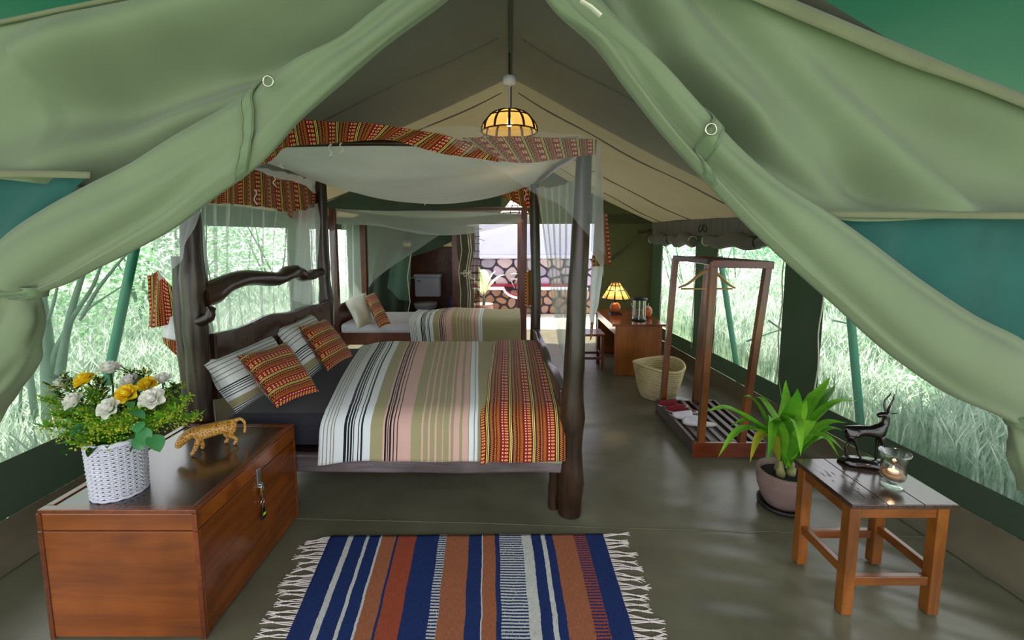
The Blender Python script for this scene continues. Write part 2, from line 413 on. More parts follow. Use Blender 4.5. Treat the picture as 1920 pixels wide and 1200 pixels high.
# leopard spots
m, t, b = new_mat('spotted_carving'); vec = coords(t)
n = t.nodes.new('ShaderNodeTexVoronoi'); n.inputs['Scale'].default_value = 150; t.links.new(vec, n.inputs['Vector'])
sp = X(t, n.outputs['Distance']) < .40
link(t, mixc(t, sp, ramp(t, noise_tex(t, vec, 12), [(.3, srgb('#c98f3a')), (.7, srgb('#e3b45c'))]), srgb('#6a3a12')), b.inputs['Base Color'])
b.inputs['Roughness'].default_value = .35; M['leopard'] = m
# duvet
def duvet_mat(name):
    m, t, b = new_mat(name); u, v = uvxy(t)
    k = lambda x: (x+53)/1593
    Wt, Ol, Pk, Bk, Tp, Gr = '#dde5e6', '#a09a72', '#d2aca0', '#14161a', '#8d8570', '#c3c8c8'
    segs = [(0, Wt), (k(280), Ol), (k(360), Pk), (k(548), Ol), (k(925), Wt), (k(985), Ol)]
    ln = [(k(a), k(a+w), c) for a, w, c in [(-34, 6, Tp), (-8, 7, Tp), (16, 7, Tp), (38, 7, Tp), (105, 17, Bk), (133, 9, Bk), (151, 9, Bk), (168, 7, Bk), (199, 8, Bk), (219, 9, Bk),
          (371, 12, Bk), (389, 8, Bk), (406, 8, Bk), (431, 9, Bk), (453, 8, Bk), (618, 12, Pk), (662, 13, Pk), (706, 12, Pk), (750, 12, Pk), (794, 12, Pk), (828, 36, Pk), (884, 36, Pk), (958, 5, Tp)]]
    col = stripes(t, u, overlay(segs, ln))
    f = noise_tex(t, coords(t), 5, 4, .55, .8)
    return finish_cloth(m, t, b, col, 0, .85, (1, 1, 1, 1), 0, .35, 500, None, .5)
M['duvet'] = duvet_mat('striped_duvet_cover')
def pillow_mat():
    m, t, b = new_mat('striped_pillowcase'); u, v = uvxy(t)
    Wt, Ol, Bk, Tp = '#e2e8e8', '#a09a72', '#14161a', '#8d8570'
    ln = [(.06, .075, Tp), (.14, .155, Tp), (.21, .225, Tp), (.29, .305, Tp), (.37, .385, Tp), (.52, .545, Bk), (.565, .58, Bk), (.60, .615, Bk), (.645, .66, Bk), (.69, .705, Bk), (.91, .925, Bk), (.945, .96, Bk), (.975, .99, Bk)]
    col = stripes(t, v, overlay([(0, Wt), (.78, Ol), (.9, Wt)], ln))
    return finish_cloth(m, t, b, col, 0, .85, (1, 1, 1, 1), 0, .3, 500, None, .5)
M['pillow'] = pillow_mat()
def rug_mat():
    m, t, b = new_mat('kilim_weave'); u, v = uvxy(t)
    k = lambda x: (x-360)/1180
    Bl, Or, Rd, Wt, Gr = '#27386a', '#a4674a', '#a2503a', '#cfd2cc', '#9aa6bb'
    segs = [(0, Bl), (k(437), Wt), (k(460), Bl), (k(513), Wt), (k(528), Bl), (k(575), Wt), (k(585), Or), (k(645), Bl), (k(655), Rd), (k(730), Bl), (k(830), Wt), (k(862), Or), (k(958), Bl),
            (k(1010), Wt), (k(1018), Or), (k(1068), Bl), (k(1088), Wt), (k(1185), Wt), (k(1222), Bl), (k(1268), Wt), (k(1282), Bl), (k(1318), Or), (k(1410), Rd), (k(1460), Bl)]
    wob = noise_tex(t, coords(t, 'UV', (4, 16, 1)), 3, 3)
    u2 = u+(wob-.5)*.006
    col = stripes(t, u2, segs)
    row = (v*60).fr(); br = noise_tex(t, coords(t, 'UV', (90, 40, 1)), 2, 2)
    dash = (row > .5)*(br > .36)
    z = u2.band(k(830), k(862)).m('MAXIMUM', u2.band(k(1088), k(1185))).m('MAXIMUM', u2.band(k(1410), k(1460)))
    col = mixc(t, z*dash, col, srgb(Bl))
    fib = noise_tex(t, coords(t, 'UV', (260, 18, 1)), 2, 4, .7)
    n = t.nodes.new('ShaderNodeMix'); n.data_type = 'RGBA'; n.blend_type = 'MULTIPLY'; n.inputs[0].default_value = .8
    t.links.new(col, n.inputs[6]); t.links.new(ramp(t, fib, [(.25, (.45, .45, .5, 1)), (.5, (1, 1, 1, 1)), (.75, (1.5, 1.4, 1.4, 1))]), n.inputs[7])
    link(t, n.outputs[2], b.inputs['Base Color']); b.inputs['Roughness'].default_value = .95; b.inputs['Specular IOR Level'].default_value = .1
    bump(t, b, fib+row*.3, .6, .004); return m
M['rug'] = rug_mat()
# ------------------------------------------------------------------ setting: floor, walls, roof
def xr(Y): return 2.36-.09*(Y-1.2)
XL = -2.45
def yb(x): return 6.6-.17*(x+2.45)
RIDGE, EL, ER = 2.80, 1.80, 1.72
fl = MB()
def floor_fn(s, t_):
    Y = lerp(.2, 7.0, t_); x = lerp(XL-.05, xr(Y)+.03, s)
    msk = max(0, min(1, (x-.45)/.5))*max(0, min(1, (2.35-Y)/.4)); d = Y+.42*x+.06*math.sin(x*3.1)
    z = -.007*msk*(.5+.5*math.sin(d*34+1.5*noise.noise(V((x*1.5, Y*2, 0)))))-.003*(.5+.5*noise.noise(V((x*2, Y*2, 5))))
    return V((x, Y, z))
fl.grid(floor_fn, 170, 220)
floor = struct('floor', fl, M['floor'])
sm = MB().tube([(-2.4+i*.47, 2.277-.044*(i*.47)+.004*math.sin(i*1.7), .0005) for i in range(11)], .0018, 5)
part('seam', sm, M['hem'], floor)
def wall_piece(mb, x0, y0, x1, y1, z0, z1, sag=.012, nu=10, nv=8, seed=0):
    def fn(s, q):
        x = lerp(x0, x1, s); y = lerp(y0, y1, s); z = lerp(z0, z1, q)
        d = sag*noise.noise(V((x*1.5+seed, y*1.5, z*1.1)))
        L = math.hypot(x1-x0, y1-y0) or 1
        return V((x-(y1-y0)/L*d, y+(x1-x0)/L*d, z))
    mb.grid(fn, nu, nv)
# right wall: sill band, pillars, header; window openings between
WR = [(1.25, 2.97, .36, 1.53), (3.36, 4.27, .36, 1.50), (4.70, 5.52, .30, 1.46)]
wr = MB(); ys = [1.2]+[y for w in WR for y in w[:2]]+[5.95]
wall_piece(wr, xr(1.2), 1.2, xr(5.95), 5.95, .20, .36, .01, 40, 3, 1)
wall_piece(wr, xr(1.2), 1.2, xr(5.95), 5.95, 1.50, ER+.04, .012, 40, 4, 2)
for i in range(0, len(ys), 2):
    wall_piece(wr, xr(ys[i]), ys[i], xr(ys[i+1]), ys[i+1], .34, 1.52, .012, 6, 10, i)
wall_right = struct('wall_right', wr, M['wall'])
kb = MB()
def kerb_fn(s, q):
    Y = lerp(1.0, 5.95, s); a = q*PI/2
    x = xr(Y)-.10+.10*math.sin(a)+.006*noise.noise(V((Y*3, q*2, 0))); z = .004+.10*(1-math.cos(a))+(.10*max(0, (q-.6))/.4)
    return V((x-.012, Y, z))
kb.grid(kerb_fn, 60, 8); struct('trim_1', kb, M['kerb'])
kb = MB()
def kerb_l(s, q):
    Y = lerp(1.0, 6.5, s); a = q*PI/2
    x = XL+.10-.10*math.sin(a); z = .004+.10*(1-math.cos(a))+(.10*max(0, (q-.6))/.4)
    return V((x+.012, Y, z))
kb.grid(kerb_l, 40, 8); struct('trim_2', kb, M['kerb'])
WL = [(1.25, 3.22, .48, 1.66), (3.44, 4.70, .48, 1.64), (5.25, 6.40, .48, 1.64)]
wl = MB(); ys = [1.2]+[y for w in WL for y in w[:2]]+[6.6]
wall_piece(wl, XL, 1.2, XL, 6.6, .20, .48, .012, 40, 4, 3)
wall_piece(wl, XL, 1.2, XL, 6.6, 1.64, EL+.05, .012, 40, 3, 4)
for i in range(0, len(ys), 2): wall_piece(wl, XL, ys[i], XL, ys[i+1], .46, 1.66, .012, 6, 10, 5+i)
wall_left = struct('wall_left', wl, M['wall'])
# window screens with taped edges
n = 0
for side, ws in (('r', WR), ('l', WL)):
    for (y0, y1, z0, z1) in ws:
        n += 1; fx = (lambda Y: xr(Y)+.006) if side == 'r' else (lambda Y: XL-.006)
        g = MB().grid(lambda s, q: V((fx(lerp(y0, y1, s))+.01*noise.noise(V((s*3, q*3, n))), lerp(y0, y1, s), lerp(z0-.01, z1+.01, q))), 12, 8)
        w = struct('window_%d' % n, g, M['mesh'])
        for yy in (y0, y1):
            d = -.014 if side == 'r' else .014
            tp = MB().tube([(fx(yy)+d, yy+.012*math.sin(k*1.1+n), lerp(z0, z1, k/14)) for k in range(15)], .005, 5)
            part('edge_tape', tp, M['trim'], w)
        if side == 'r' and n > 1:   # green solid upper mesh flap of the two far windows
            g = MB().grid(lambda s, q: V((fx(lerp(y0, y1, s))+.03, lerp(y0, y1, s), lerp(z1-.14-.02*math.sin(s*5), z1, q))), 10, 3)
            part('green_border', g, M['meshgreen'], w)
# back wall: gable canvas with a wide opening, two side panels
bw = MB()
wall_piece(bw, XL, yb(XL), -1.62, yb(-1.62), 0, 1.85, .03, 10, 14, 9)
wall_piece(bw, 1.22, yb(1.22), xr(5.9)+.02, yb(1.95), 0, 1.85, .03, 10, 14, 11)
def gable(s, q):
    x = lerp(XL, 1.97, s); top = lerp(EL, RIDGE, 1-abs(x)/2.45) if x < 0 else lerp(ER, RIDGE, 1-x/1.97)
    return V((x, yb(x)+.02*noise.noise(V((x*2, q*3, 4))), lerp(1.72, max(top, 1.8), q)))
bw.grid(gable, 40, 12)
wall_back = struct('wall_back', bw, M['backwall'])
for p, q in (((1.30, 1.15), (1.80, 1.55)), ((1.75, 1.60), (1.95, 1.63))):
    part('fold', MB().tube([V((lerp(p[0], q[0], i/6), yb(p[0])-.03, lerp(p[1], q[1], i/6))) for i in range(7)], .022, 6), M['backwall'], wall_back)
# ceiling: two slopes with slight sag between the cross seams
def slope(side):
    def fn(s, q):
        Y = lerp(1.215, 6.65, q); xe, ze = (XL-.05, EL) if side < 0 else (xr(Y)+.03, ER)
        x = xe*s; z = lerp(RIDGE, ze, s)-.03*math.sin(PI*s)
        z += .012*noise.noise(V((x*1.2, Y*2.2, side)))-.018*abs(math.sin(Y*2.4))*math.sin(PI*s)-(.17 if side > 0 else .12)*s*(1-q)**5-.13*min(1, s*3)*math.exp(-((Y-1.215)/.25)**2)
        return V((x, Y, z))
    return fn
cl = MB().grid(slope(-1), 24, 60).grid(slope(1), 24, 60)
ceiling = struct('ceiling', cl, M['ceil'])
for Y in (1.95, 2.75, 3.75, 4.85, 5.6):
    for sd_ in (-1, 1):
        fn = slope(sd_); q = (Y-1.215)/5.435
        part('seam', MB().tube([fn(.03+i/20*.95, q+.004*math.sin(i*.8))-V((0, 0, .004)) for i in range(21)], [.004+.004*abs(math.sin(i*.5)) for i in range(21)], 6), M['ceil'], ceiling)
part('ridge_seam', MB().tube([(0, 1.2+i*.27, RIDGE-.012) for i in range(20)], .012, 6), M['backwall'], ceiling)
# gathered heading along the right eave
gp = MB().grid(lambda s, q: V((xr(lerp(1.6, 5.9, s))-.02-.008*math.sin(s*260), lerp(1.6, 5.9, s), lerp(1.56, ER+.01, q))), 300, 2)
struct('trim_3', gp, M['ceil'])
# rolled window blinds
def blind(y0, y1, label, sd_):
    mid = (y0+y1)/2; root = thing('rolled_blind', label, 'blind', (xr(mid)-.07, mid, 1.50), 'rolled window blinds')
    pts, rad = [], []
    for i in range(25):
        Y = lerp(y0, y1, i/24); k = abs(math.sin(PI*(i/24*2.0)+.2)); pts.append((xr(Y)-.075, Y, 1.505-.02*math.sin(i*.9+sd_))); rad.append(.042+.022*k)
    part('roll', MB().tube(pts, rad, 12, True, .35, sd_), M['blind'], root)
    for Y in (lerp(y0, y1, .02), lerp(y0, y1, .98)):
        part('edge_binding', MB().tube([V((xr(Y)-.075, Y, 1.505))+V((math.cos(a)*.047, 0, math.sin(a)*.047)) for a in [2*PI*k/14 for k in range(15)]], .006, 5, False), M['trim'], root)
    for Y in (lerp(y0, y1, .5),):
        part('tie', MB().tube([V((xr(Y)-.075, Y, 1.505))+V((math.cos(a)*.05, 0, math.sin(a)*.05)) for a in [2*PI*k/14 for k in range(15)]], .006, 5, False), M['zip'], root)
blind(4.62, 5.72, 'short grey canvas blind rolled up over the window behind the desk', 1)
blind(2.75, 4.40, 'long grey canvas blind rolled up above the clothes rack', 2)
bow = thing('tie_cord', 'dark cord bow tied at the eave between the two rolled blinds', 'cord', (xr(4.5)-.06, 4.5, 1.66))
for s_ in (-1, 1):
    part('loop', MB().tube([V((xr(4.5)-.05, 4.5+s_*(.05-.05*math.cos(a)), 1.65+.035*math.sin(a)-.03*(1-math.cos(a))*.5)) for a in [2*PI*k/12 for k in range(13)]], .005, 5), M['zip'], bow)
# ------------------------------------------------------------------ flysheet over the tent
fy = MB()
for sd_ in (-1, 1):
    fy.grid(lambda s, q: V((sd_*s*3.6, lerp(-.9, 3.6, q), 3.32-1.15*s-.10*math.sin(PI*s)+.05*math.sin(q*4+s*3))), 16, 16)
single('flysheet', fy, M['fly'], 'dark green shiny flysheet stretched over the tent roof', 'flysheet', weld=True)
# ------------------------------------------------------------------ front door flaps
def paths(pts): return [at(*p) for p in pts]
def sheet(mb, top, bot, nu, nv, rip=None, uw=1, vw=1):
    top = paths(top) if not isinstance(top[0], V) else top; bot = paths(bot) if not isinstance(bot[0], V) else bot
    def fn(s, q):
        p = interp(top, s).lerp(interp(bot, s), q)
        return p+rip(s, q, p) if rip else p
    return mb.grid(fn, nu, nv, uw, vw)
YF = 1.2
def roll_pt(up, lo, t_, th, depth, seed, lobes, grow=0):
    a, b_ = interp(up, t_), interp(lo, t_); c = (a+b_)/2; r = (a-b_)/2; R_ = r.length; i = t_*80
    w = 1+lobes*math.sin(2*th+i*.055+seed)*.5+lobes*.6*noise.noise(V((math.cos(th)*1.8, math.sin(th)*1.8, i*.06+seed)))
    crease = 0
    for k, (pos, wd, dp) in enumerate(((4.35, 7, .62), (5.35, 9, .35), (3.65, 9, .30))):
        pos += .45*math.sin(i*.045+seed+k*2); env = .35+.65*abs(math.sin(i*.04+seed*1.7+k*1.3))
        crease -= dp*env*math.exp(-((math.sin((th-pos)/2)*wd)**2))
    return c+r*math.cos(th)*(1 if abs(math.cos(th)) > .97 else w)+V((0, (R_*depth*(w+crease)+grow)*math.sin(th), 0))
def roll(mb, up, lo, n=70, k=28, depth=.75, seed=0, lobes=.10):
    up, lo = paths(up), paths(lo); vs, fs, uv = [], [], []
    for i in range(n+1):
        for j in range(k):
            vs.append(roll_pt(up, lo, i/n, 2*PI*j/k, depth, seed, lobes)); uv.append((j/k, i/n))
    for i in range(n):
        for j in range(k):
            j2 = (j+1) % k; fs.append((i*k+j, i*k+j2, (i+1)*k+j2, (i+1)*k+j))
    return mb.add(vs, fs, uv, True)
def roll_strap(up, lo, s0, s1, wd, depth, seed, lobes, parent):
    """webbing strip sewn over the rolled edge, with a stitched seam line beside it"""
    up, lo = paths(up), paths(lo)
    fn = lambda s, q: roll_pt(up, lo, lerp(s0, s1, q)+(s-.5)*wd, lerp(2*PI*.985, PI*1.06, q), depth, seed, lobes, .010)
    o = part('strap', MB().grid(fn, 4, 30), M['flapweb'], parent, solid=.004)
    for e in (.12, .88): part('stitching', MB().tube([fn(e, i/30)-V((0, .003, 0)) for i in range(31)], .0012, 4), M['hem'], o)
def make_groove(lines):
    L = [(at(*a, YF), at(*b_, YF), w/667, d) for a, b_, w, d in lines]
    def g(p):
        y = 0
        for a, b_, w, d in L:
            e = V((b_.x-a.x, 0, b_.z-a.z)); q = V((p.x-a.x, 0, p.z-a.z)); t_ = q.dot(e)/e.length_squared
            dist = (q-e*t_).length; end = math.exp(-max(0, -t_, t_-1)**2*12)
            y += 1.35*d*end*math.exp(-(dist/w)**2)
        return y
    return g
def dring(c, r, parent, rot):
    me = MB().tube([V(c)+Matrix.Rotation(rot, 3, 'Y') @ V((r*math.cos(a), 0, r*math.sin(a))) for a in [2*PI*k/18 for k in range(19)]], .0028, 7, False)
    return part('d_ring', me, M['ringmetal'], parent)
# left flap
lf = thing('tent_door_flap', 'sage canvas door flap tied back above the flower basket', 'tent flap', at(30, 550, YF), 'front door flaps')
gL = make_groove([((690, 30), (130, 345), 46, .11), ((760, 20), (330, 190), 30, -.05), ((560, 20), (180, 170), 60, .06), ((420, -40), (40, 110), 45, -.05), ((300, 120), (-40, 250), 60, .05), ((640, 20), (420, 90), 25, .04), ((120, 40), (60, 300), 60, -.03)])
def foldL(s, q, p): return V((0, gL(p)*math.sin(PI*min(1, q*3.2)/2)*(1 if s > .25 else .6)+.04*math.sin(PI*q)+.05*q**3*s, 0))
topL = [(-260, 92, YF), (-40, 52, YF), (120, 20, YF), (330, -24, YF), (560, -75, YF), (760, -125, YF), (930, -175, YF)]
botL = [(-260, 330, YF), (-60, 331, YF), (165, 338, YF), (400, 235, YF), (590, 110, YF), (770, -10, YF), (915, -120, YF)]
part('upper_panel', sheet(MB(), topL, botL, 90, 40, foldL), M['flap'], lf, solid=.004)
part('top_hem', MB().tube([at(*p)+V((0, -.012, 0)) for p in [(-260, 96, YF), (-40, 56, YF), (40, 40, YF), (120, 23, YF), (220, 3, YF), (330, -20, YF), (560, -71, YF)]], .006, 6), M['hem'], lf)
part('lower_hem', sheet(MB(), [(-260, 317, YF-.006), (-60, 318, YF-.006), (90, 320, YF-.006), (170, 322, YF-.006)], [(-260, 331, YF-.006), (-60, 332, YF-.006), (90, 333, YF-.006), (170, 335, YF-.006)], 30, 2), M['hem'], lf, solid=.004)
upL = [(930, -150, YF), (820, -60, YF), (715, 14, YF), (640, 72, YF), (560, 112, YF), (500, 152, YF), (425, 204, YF), (335, 254, YF), (250, 305, YF), (165, 348, YF), (85, 392, YF), (15, 440, YF), (-25, 490, YF), (-28, 535, YF)]
loL = [(960, -110, YF), (890, -45, YF), (815, 14, YF), (725, 80, YF), (645, 148, YF), (560, 225, YF), (490, 305, YF), (400, 372, YF), (325, 428, YF), (250, 470, YF), (185, 502, YF), (130, 530, YF), (88, 545, YF), (76, 550, YF)]
part('rolled_edge', roll(MB(), upL, loL, 110, 44, .55, 1.3, .14), M['flap'], lf)
part('lower_panel', sheet(MB(), [(-320, 325, YF+.05), (-100, 325, YF+.05), (170, 330, YF+.05)], [(-320, 640, YF+.05), (-110, 520, YF+.05), (60, 430, YF+.05)], 20, 16, lambda s, q, p: V((0, .012*math.sin(s*18+q*2), 0))), M['teal'], lf, label='dark teal shade cloth below the hem')
ub = [(-45, 530, YF), (-40, 545, YF), (-36, 556, YF)]; lb = [(82, 538, YF), (80, 548, YF), (78, 558, YF)]
part('tie_band', roll(MB(), ub, lb, 8, 28, .7, 3, .03), M['flapweb'], lf)
ut = [(-40, 548, YF), (-60, 600, YF), (-90, 680, YF), (-120, 790, YF), (-130, 900, YF)]; lt = [(75, 552, YF), (72, 600, YF), (58, 660, YF), (28, 715, YF), (-25, 770, YF)]
part('hanging_tail', roll(MB(), ut, lt, 26, 36, .5, 6, .35), M['flap'], lf)
roll_strap(upL, loL, .385, .49, .022, .55, 1.3, .14, lf)
dring(at(503, 152, YF-.06), .013, lf, .4)
# right flap
rf = thing('tent_door_flap', 'sage canvas door flap sweeping down beside the clothes rack', 'tent flap', at(1905, 790, YF), 'front door flaps')
gR = make_groove([((1150, 0), (1440, 350), 34, .09), ((1200, 10), (1400, 190), 24, -.05), ((1225, 20), (1400, 230), 22, .08), ((1330, 170), (1560, 380), 26, .05), ((1290, -20), (1560, 250), 34, -.06), ((1320, -20), (1640, 330), 40, .09), ((1420, 0), (1760, 340), 50, -.05), ((1480, 40), (1830, 330), 46, .05), ((1640, 100), (1960, 330), 50, .04)])
def foldR(s, q, p): return V((0, gR(p)*math.sin(PI*min(1, q*3.2)/2)*math.sin(PI*min(1, (1-q)*5)/2 if s > .55 else PI/2)+.04*math.sin(PI*q)+.05*q**3*(1-s), 0))
topR = [(985, -180, YF), (1150, -130, YF), (1320, -66, YF), (1480, 2, YF), (1700, 96, YF), (1920, 186, YF), (2200, 300, YF)]
botR = [(1000, -130, YF), (1100, -10, YF), (1260, 140, YF), (1400, 300, YF), (1560, 406, YF), (1800, 409, YF), (2200, 411, YF)]
part('upper_panel', sheet(MB(), topR, botR, 90, 40, foldR), M['flap'], rf, solid=.004)
th_ = [(1320, -56, YF), (1475, 10, YF), (1590, 58, YF), (1700, 104, YF), (1810, 150, YF), (1920, 193, YF), (2200, 308, YF)]
part('top_hem', sheet(MB(), [(u, v-16, YF-.012) for u, v, _ in th_], [(u, v+(18 if u < 1800 else 10), YF-.014) for u, v, _ in th_], 40, 3, lambda s, q, p: V((0, -.004*math.sin(PI*q), 0))), M['hem'], rf, solid=.003)
part('lower_hem', sheet(MB(), [(1545, 395, YF-.006), (1700, 397, YF-.006), (1900, 398, YF-.006), (2200, 399, YF-.006)], [(1560, 407, YF-.006), (1700, 409, YF-.006), (1900, 411, YF-.006), (2200, 412, YF-.006)], 30, 2), M['hem'], rf, solid=.004)
upR = [(1000, -160, YF), (1075, -60, YF), (1135, 15, YF), (1250, 140, YF), (1318, 215, YF), (1385, 285, YF), (1460, 345, YF), (1545, 395, YF), (1625, 450, YF), (1715, 518, YF), (1820, 588, YF), (1925, 645, YF), (1965, 720, YF), (1968, 775, YF)]
loR = [(960, -110, YF), (1000, -40, YF), (1045, 22, YF), (1110, 75, YF), (1165, 150, YF), (1235, 240, YF), (1310, 325, YF), (1385, 407, YF), (1470, 488, YF), (1560, 568, YF), (1660, 658, YF), (1770, 735, YF), (1860, 775, YF), (1893, 790, YF)]
part('rolled_edge', roll(MB(), upR, loR, 110, 44, .55, 2.2, .14), M['flap'], rf)
part('lower_panel', sheet(MB(), [(1540, 402, YF+.05), (1800, 402, YF+.05), (2300, 402, YF+.05)], [(1590, 470, YF+.05), (1830, 640, YF+.05), (2300, 900, YF+.05)], 24, 16, lambda s, q, p: V((0, .012*math.sin(s*22+q*2), 0))), M['teal'], rf, label='dark teal shade cloth below the hem')
part('tie_band', roll(MB(), [(1890, 778, YF), (1893, 788, YF), (1896, 800, YF)], [(1975, 775, YF), (1975, 785, YF), (1975, 796, YF)], 8, 28, .8, 3, .03), M['flapweb'], rf)
part('hanging_tail', roll(MB(), [(1896, 790, YF), (1902, 830, YF), (1912, 875, YF), (1930, 930, YF)], [(1975, 790, YF), (1985, 830, YF), (2010, 880, YF), (2060, 960, YF)], 20, 30, .6, 4, .3), M['flap'], rf)
roll_strap(upR, loR, .295, .475, .022, .55, 2.2, .14, rf)
dring(at(1333, 242, YF-.08), .014, rf, 1.2)
part('webbing_end', MB().tube([at(1088, 2, YF-.10), at(1108, 14, YF-.10), at(1126, 30, YF-.095)], .012, 8, True, 0, 0, .3), M['trim'], rf)

# dark inner partition header in front of the single bed
hd = MB()
def head_fn(s, q):
    x = lerp(-2.42, -.10, s); top_ = min(2.45, (2.78-abs(x)*.42) if x < 0 else 2.78-x*.5)
    return V((x, 4.78+.03*math.sin(x*7)*(1-q)+.02*noise.noise(V((x*2, q*3, 7))), lerp(1.86+.03*math.sin(x*2.1+1), top_, q)))
struct('wall_partition', hd.grid(head_fn, 50, 14), M['wall'])
# ------------------------------------------------------------------ log four-poster bed
bed = thing('log_bed', 'dark log four-poster bed with rough posts and carved headboard', 'bed', (-.7, 3.1, 0))
def log(name, pts, r0, r1, seed, mat, parent=bed, n=22, knots=()):
    pts = [V(p) for p in pts]; P_, Rr = [], []
    for i in range(n+1):
        q = i/n; p = interp(pts, q); d = V((noise.noise(V((q*3+seed, 0, 0))), noise.noise(V((q*3, seed, 0))), noise.noise(V((q*3, 0, seed)))))
        P_.append(p+d*.011); r = lerp(r0, r1, q)*(1+.07*noise.noise(V((q*7, seed, 2))))
        for k in knots: r *= 1+.22*math.exp(-((q-k)*26)**2)
        Rr.append(r)
    return part(name, MB().tube(P_, Rr, 16, True, .14, seed), mat, parent)
NL, NR, FL, FR = V((-1.75, 2.33, 0)), V((.335, 2.27, 0)), V((-1.75, 3.98, 0)), V((.235, 3.96, 0))
log('post', [NL+V((.02, 0, 0)), NL+V((0, 0, .7)), NL+V((.01, 0, 1.4)), NL+V((0, 0, 2.10))], .062, .048, 1, M['log'], knots=(.5, .62))
log('post', [NR, NR+V((.01, 0, .7)), NR+V((.03, 0, 1.4)), NR+V((.05, 0, 2.03))], .063, .042, 5, M['log'], knots=(.1, .28))
log('post', [FL, FL+V((.02, 0, .7)), FL+V((0, 0, 1.4)), FL+V((.01, 0, 2.08))], .056, .05, 9, M['log'], knots=(.6, .45))
log('post', [FR, FR+V((0, 0, 1)), FR+V((-.01, 0, 2.06))], .05, .042, 13, M['log'])
log('post_brace', [NL+V((-.09, .02, 0)), NL+V((-.08, .02, .6)), NL+V((-.075, .02, 1.45))], .045, .036, 21, M['log'])
log('post_brace', [NR+V((-.085, .05, 0)), NR+V((-.08, .05, .34))], .03, .03, 23, M['log'], n=8, knots=(.4,))
log('head_rail', [NL+V((.03, .02, 1.22)), V((-1.72, 2.7, 1.29)), V((-1.72, 3.1, 1.25)), V((-1.71, 3.35, 1.28)), V((-1.72, 3.6, 1.22)), FL+V((0, -.02, 1.23))], .058, .036, 31, M['logy'], n=34, knots=(.05, .52, .6, .72, .88))
log('branch_stub', [NL+V((.04, -.02, 1.10)), NL+V((.10, -.03, 1.12)), NL+V((.12, -.03, 1.17))], .035, .02, 34, M['log'], n=6)
hb = MB()
def plank(mb, p0, p1, zb0, zt0, zb1, zt1, th, seed, amp=.02):
    p0, p1 = V(p0), V(p1); d = (p1-p0).normalized(); nrm = V((d.y, -d.x, 0)); N = 30
    vs, fs = [], []
    for i in range(N+1):
        q = i/N; c = p0.lerp(p1, q); zb = lerp(zb0, zb1, q)+amp*noise.noise(V((q*5, seed, 0))); zt = lerp(zt0, zt1, q)+amp*1.3*noise.noise(V((q*4, seed, 3)))
        for z, e in ((zb, .5), (zb, -.5), (zt, -.5), (zt, .5)):
            vs.append(V((c.x, c.y, z))+nrm*th*e*(1+.3*noise.noise(V((q*8, z*5, seed)))))
    for i in range(N):
        for k in range(4): k2 = (k+1) % 4; fs.append((i*4+k, i*4+k2, i*4+4+k2, i*4+4+k))
    fs += [(3, 2, 1, 0), tuple(N*4+k for k in range(4))]
    return mb.add(vs, fs)
hbo = part('headboard', plank(hb, (-1.70, 2.38, 0), (-1.70, 3.93, 0), .62, 1.01, .60, .97, .045, 3, .02), M['board'], bed, bev=.01)
cv = MB(); rr = random.Random(3)
for k in range(9):   # scratched carving on the headboard
    y = 2.45+k*.15; z = .86+rr.uniform(-.03, .05)
    cv.tube([(-1.674, y+i*.022, z+.02*math.sin(i*2.1+k)+rr.uniform(-.01, .01)) for i in range(6)], .0022, 4)
part('carving', cv, plain('carved_line', '#7a3e22', .6, .2), hbo)
part('side_rail', plank(MB(), (-1.70, 2.30, 0), (.31, 2.27, 0), .24, .345, .245, .35, .05, 7, .016), M['weathered'], bed, bev=.012)
part('side_rail', plank(MB(), (-1.70, 3.95, 0), (.22, 3.95, 0), .24, .345, .24, .345, .05, 8, .012), M['weathered'], bed, bev=.012)
part('footboard', plank(MB(), (.30, 2.33, 0), (.235, 3.90, 0), .24, .70, .24, .70, .05, 12, .03), M['board'], bed, bev=.012)
part('bed_base', MB().box((-1.66, 2.34, .27), (.27, 3.92, .34)), M['board'], bed)
log('canopy_pole', [NL+V((0, -.1, 2.08)), V((-1.75, 3.1, 2.085)), FL+V((0, .05, 2.07))], .022, .022, 41, M['logy'], n=14)
log('canopy_pole', [NR+V((.05, -.02, 2.03)), FR+V((-.01, .05, 2.04))], .022, .02, 43, M['logy'], n=10)
log('canopy_pole', [NL+V((-.02, 0, 2.05)), V((-.7, 2.3, 2.045)), NR+V((.06, 0, 2.04))], .016, .016, 47, M['logy'], n=14)
# mattress
def softbox(lo, hi, r=.05, n=8):
    mb = MB().box(lo, hi); return mb
single('mattress', softbox((-1.655, 2.345, .345), (.262, 3.86, .535)), M['sheet'], 'thick mattress in a navy blue sheet on the log bed', 'mattress', bev=.05)
# duvet: over the mattress, hanging over both long sides
def duvet_fn(lift, x0f, x0n, x1f, x1n, drop, puff, seed):
    prof = [V((0, 3.92, .40)), V((0, 3.90, .50)), V((0, 3.84, .565)), V((0, 3.6, .59)), V((0, 3.2, .595)), V((0, 2.8, .59)), V((0, 2.5, .575)), V((0, 2.36, .555)), V((0, 2.29, .50)), V((0, 2.262, .42)), V((0, 2.25, drop))]
    def fn(s, q):
        p = interp(prof, q); x = lerp(lerp(x0f, x1f, s), lerp(x0n, x1n, s), min(1, max(0, (3.85-p.y)/1.5)))
        nn = noise.noise(V((x*2.5+seed, p.y*2, q*2)))*.014+noise.noise(V((x*7, p.y*3+seed, 1)))*.006
        edge = math.exp(-(s*14)**2)
        top = .5-.5*math.cos(2*PI*min(max(q, 0), 1)) if puff else 0
        out = 1 if p.z < .5 else 0
        return V((x+.010*noise.noise(V((q*5, seed, 0)))*(1-s), p.y-(lift if p.y < 2.4 else 0)-nn*out*.6, p.z+lift+nn+puff*top*(1-edge)-edge*.022+.006*math.sin(x*9+seed)*out))
    return fn
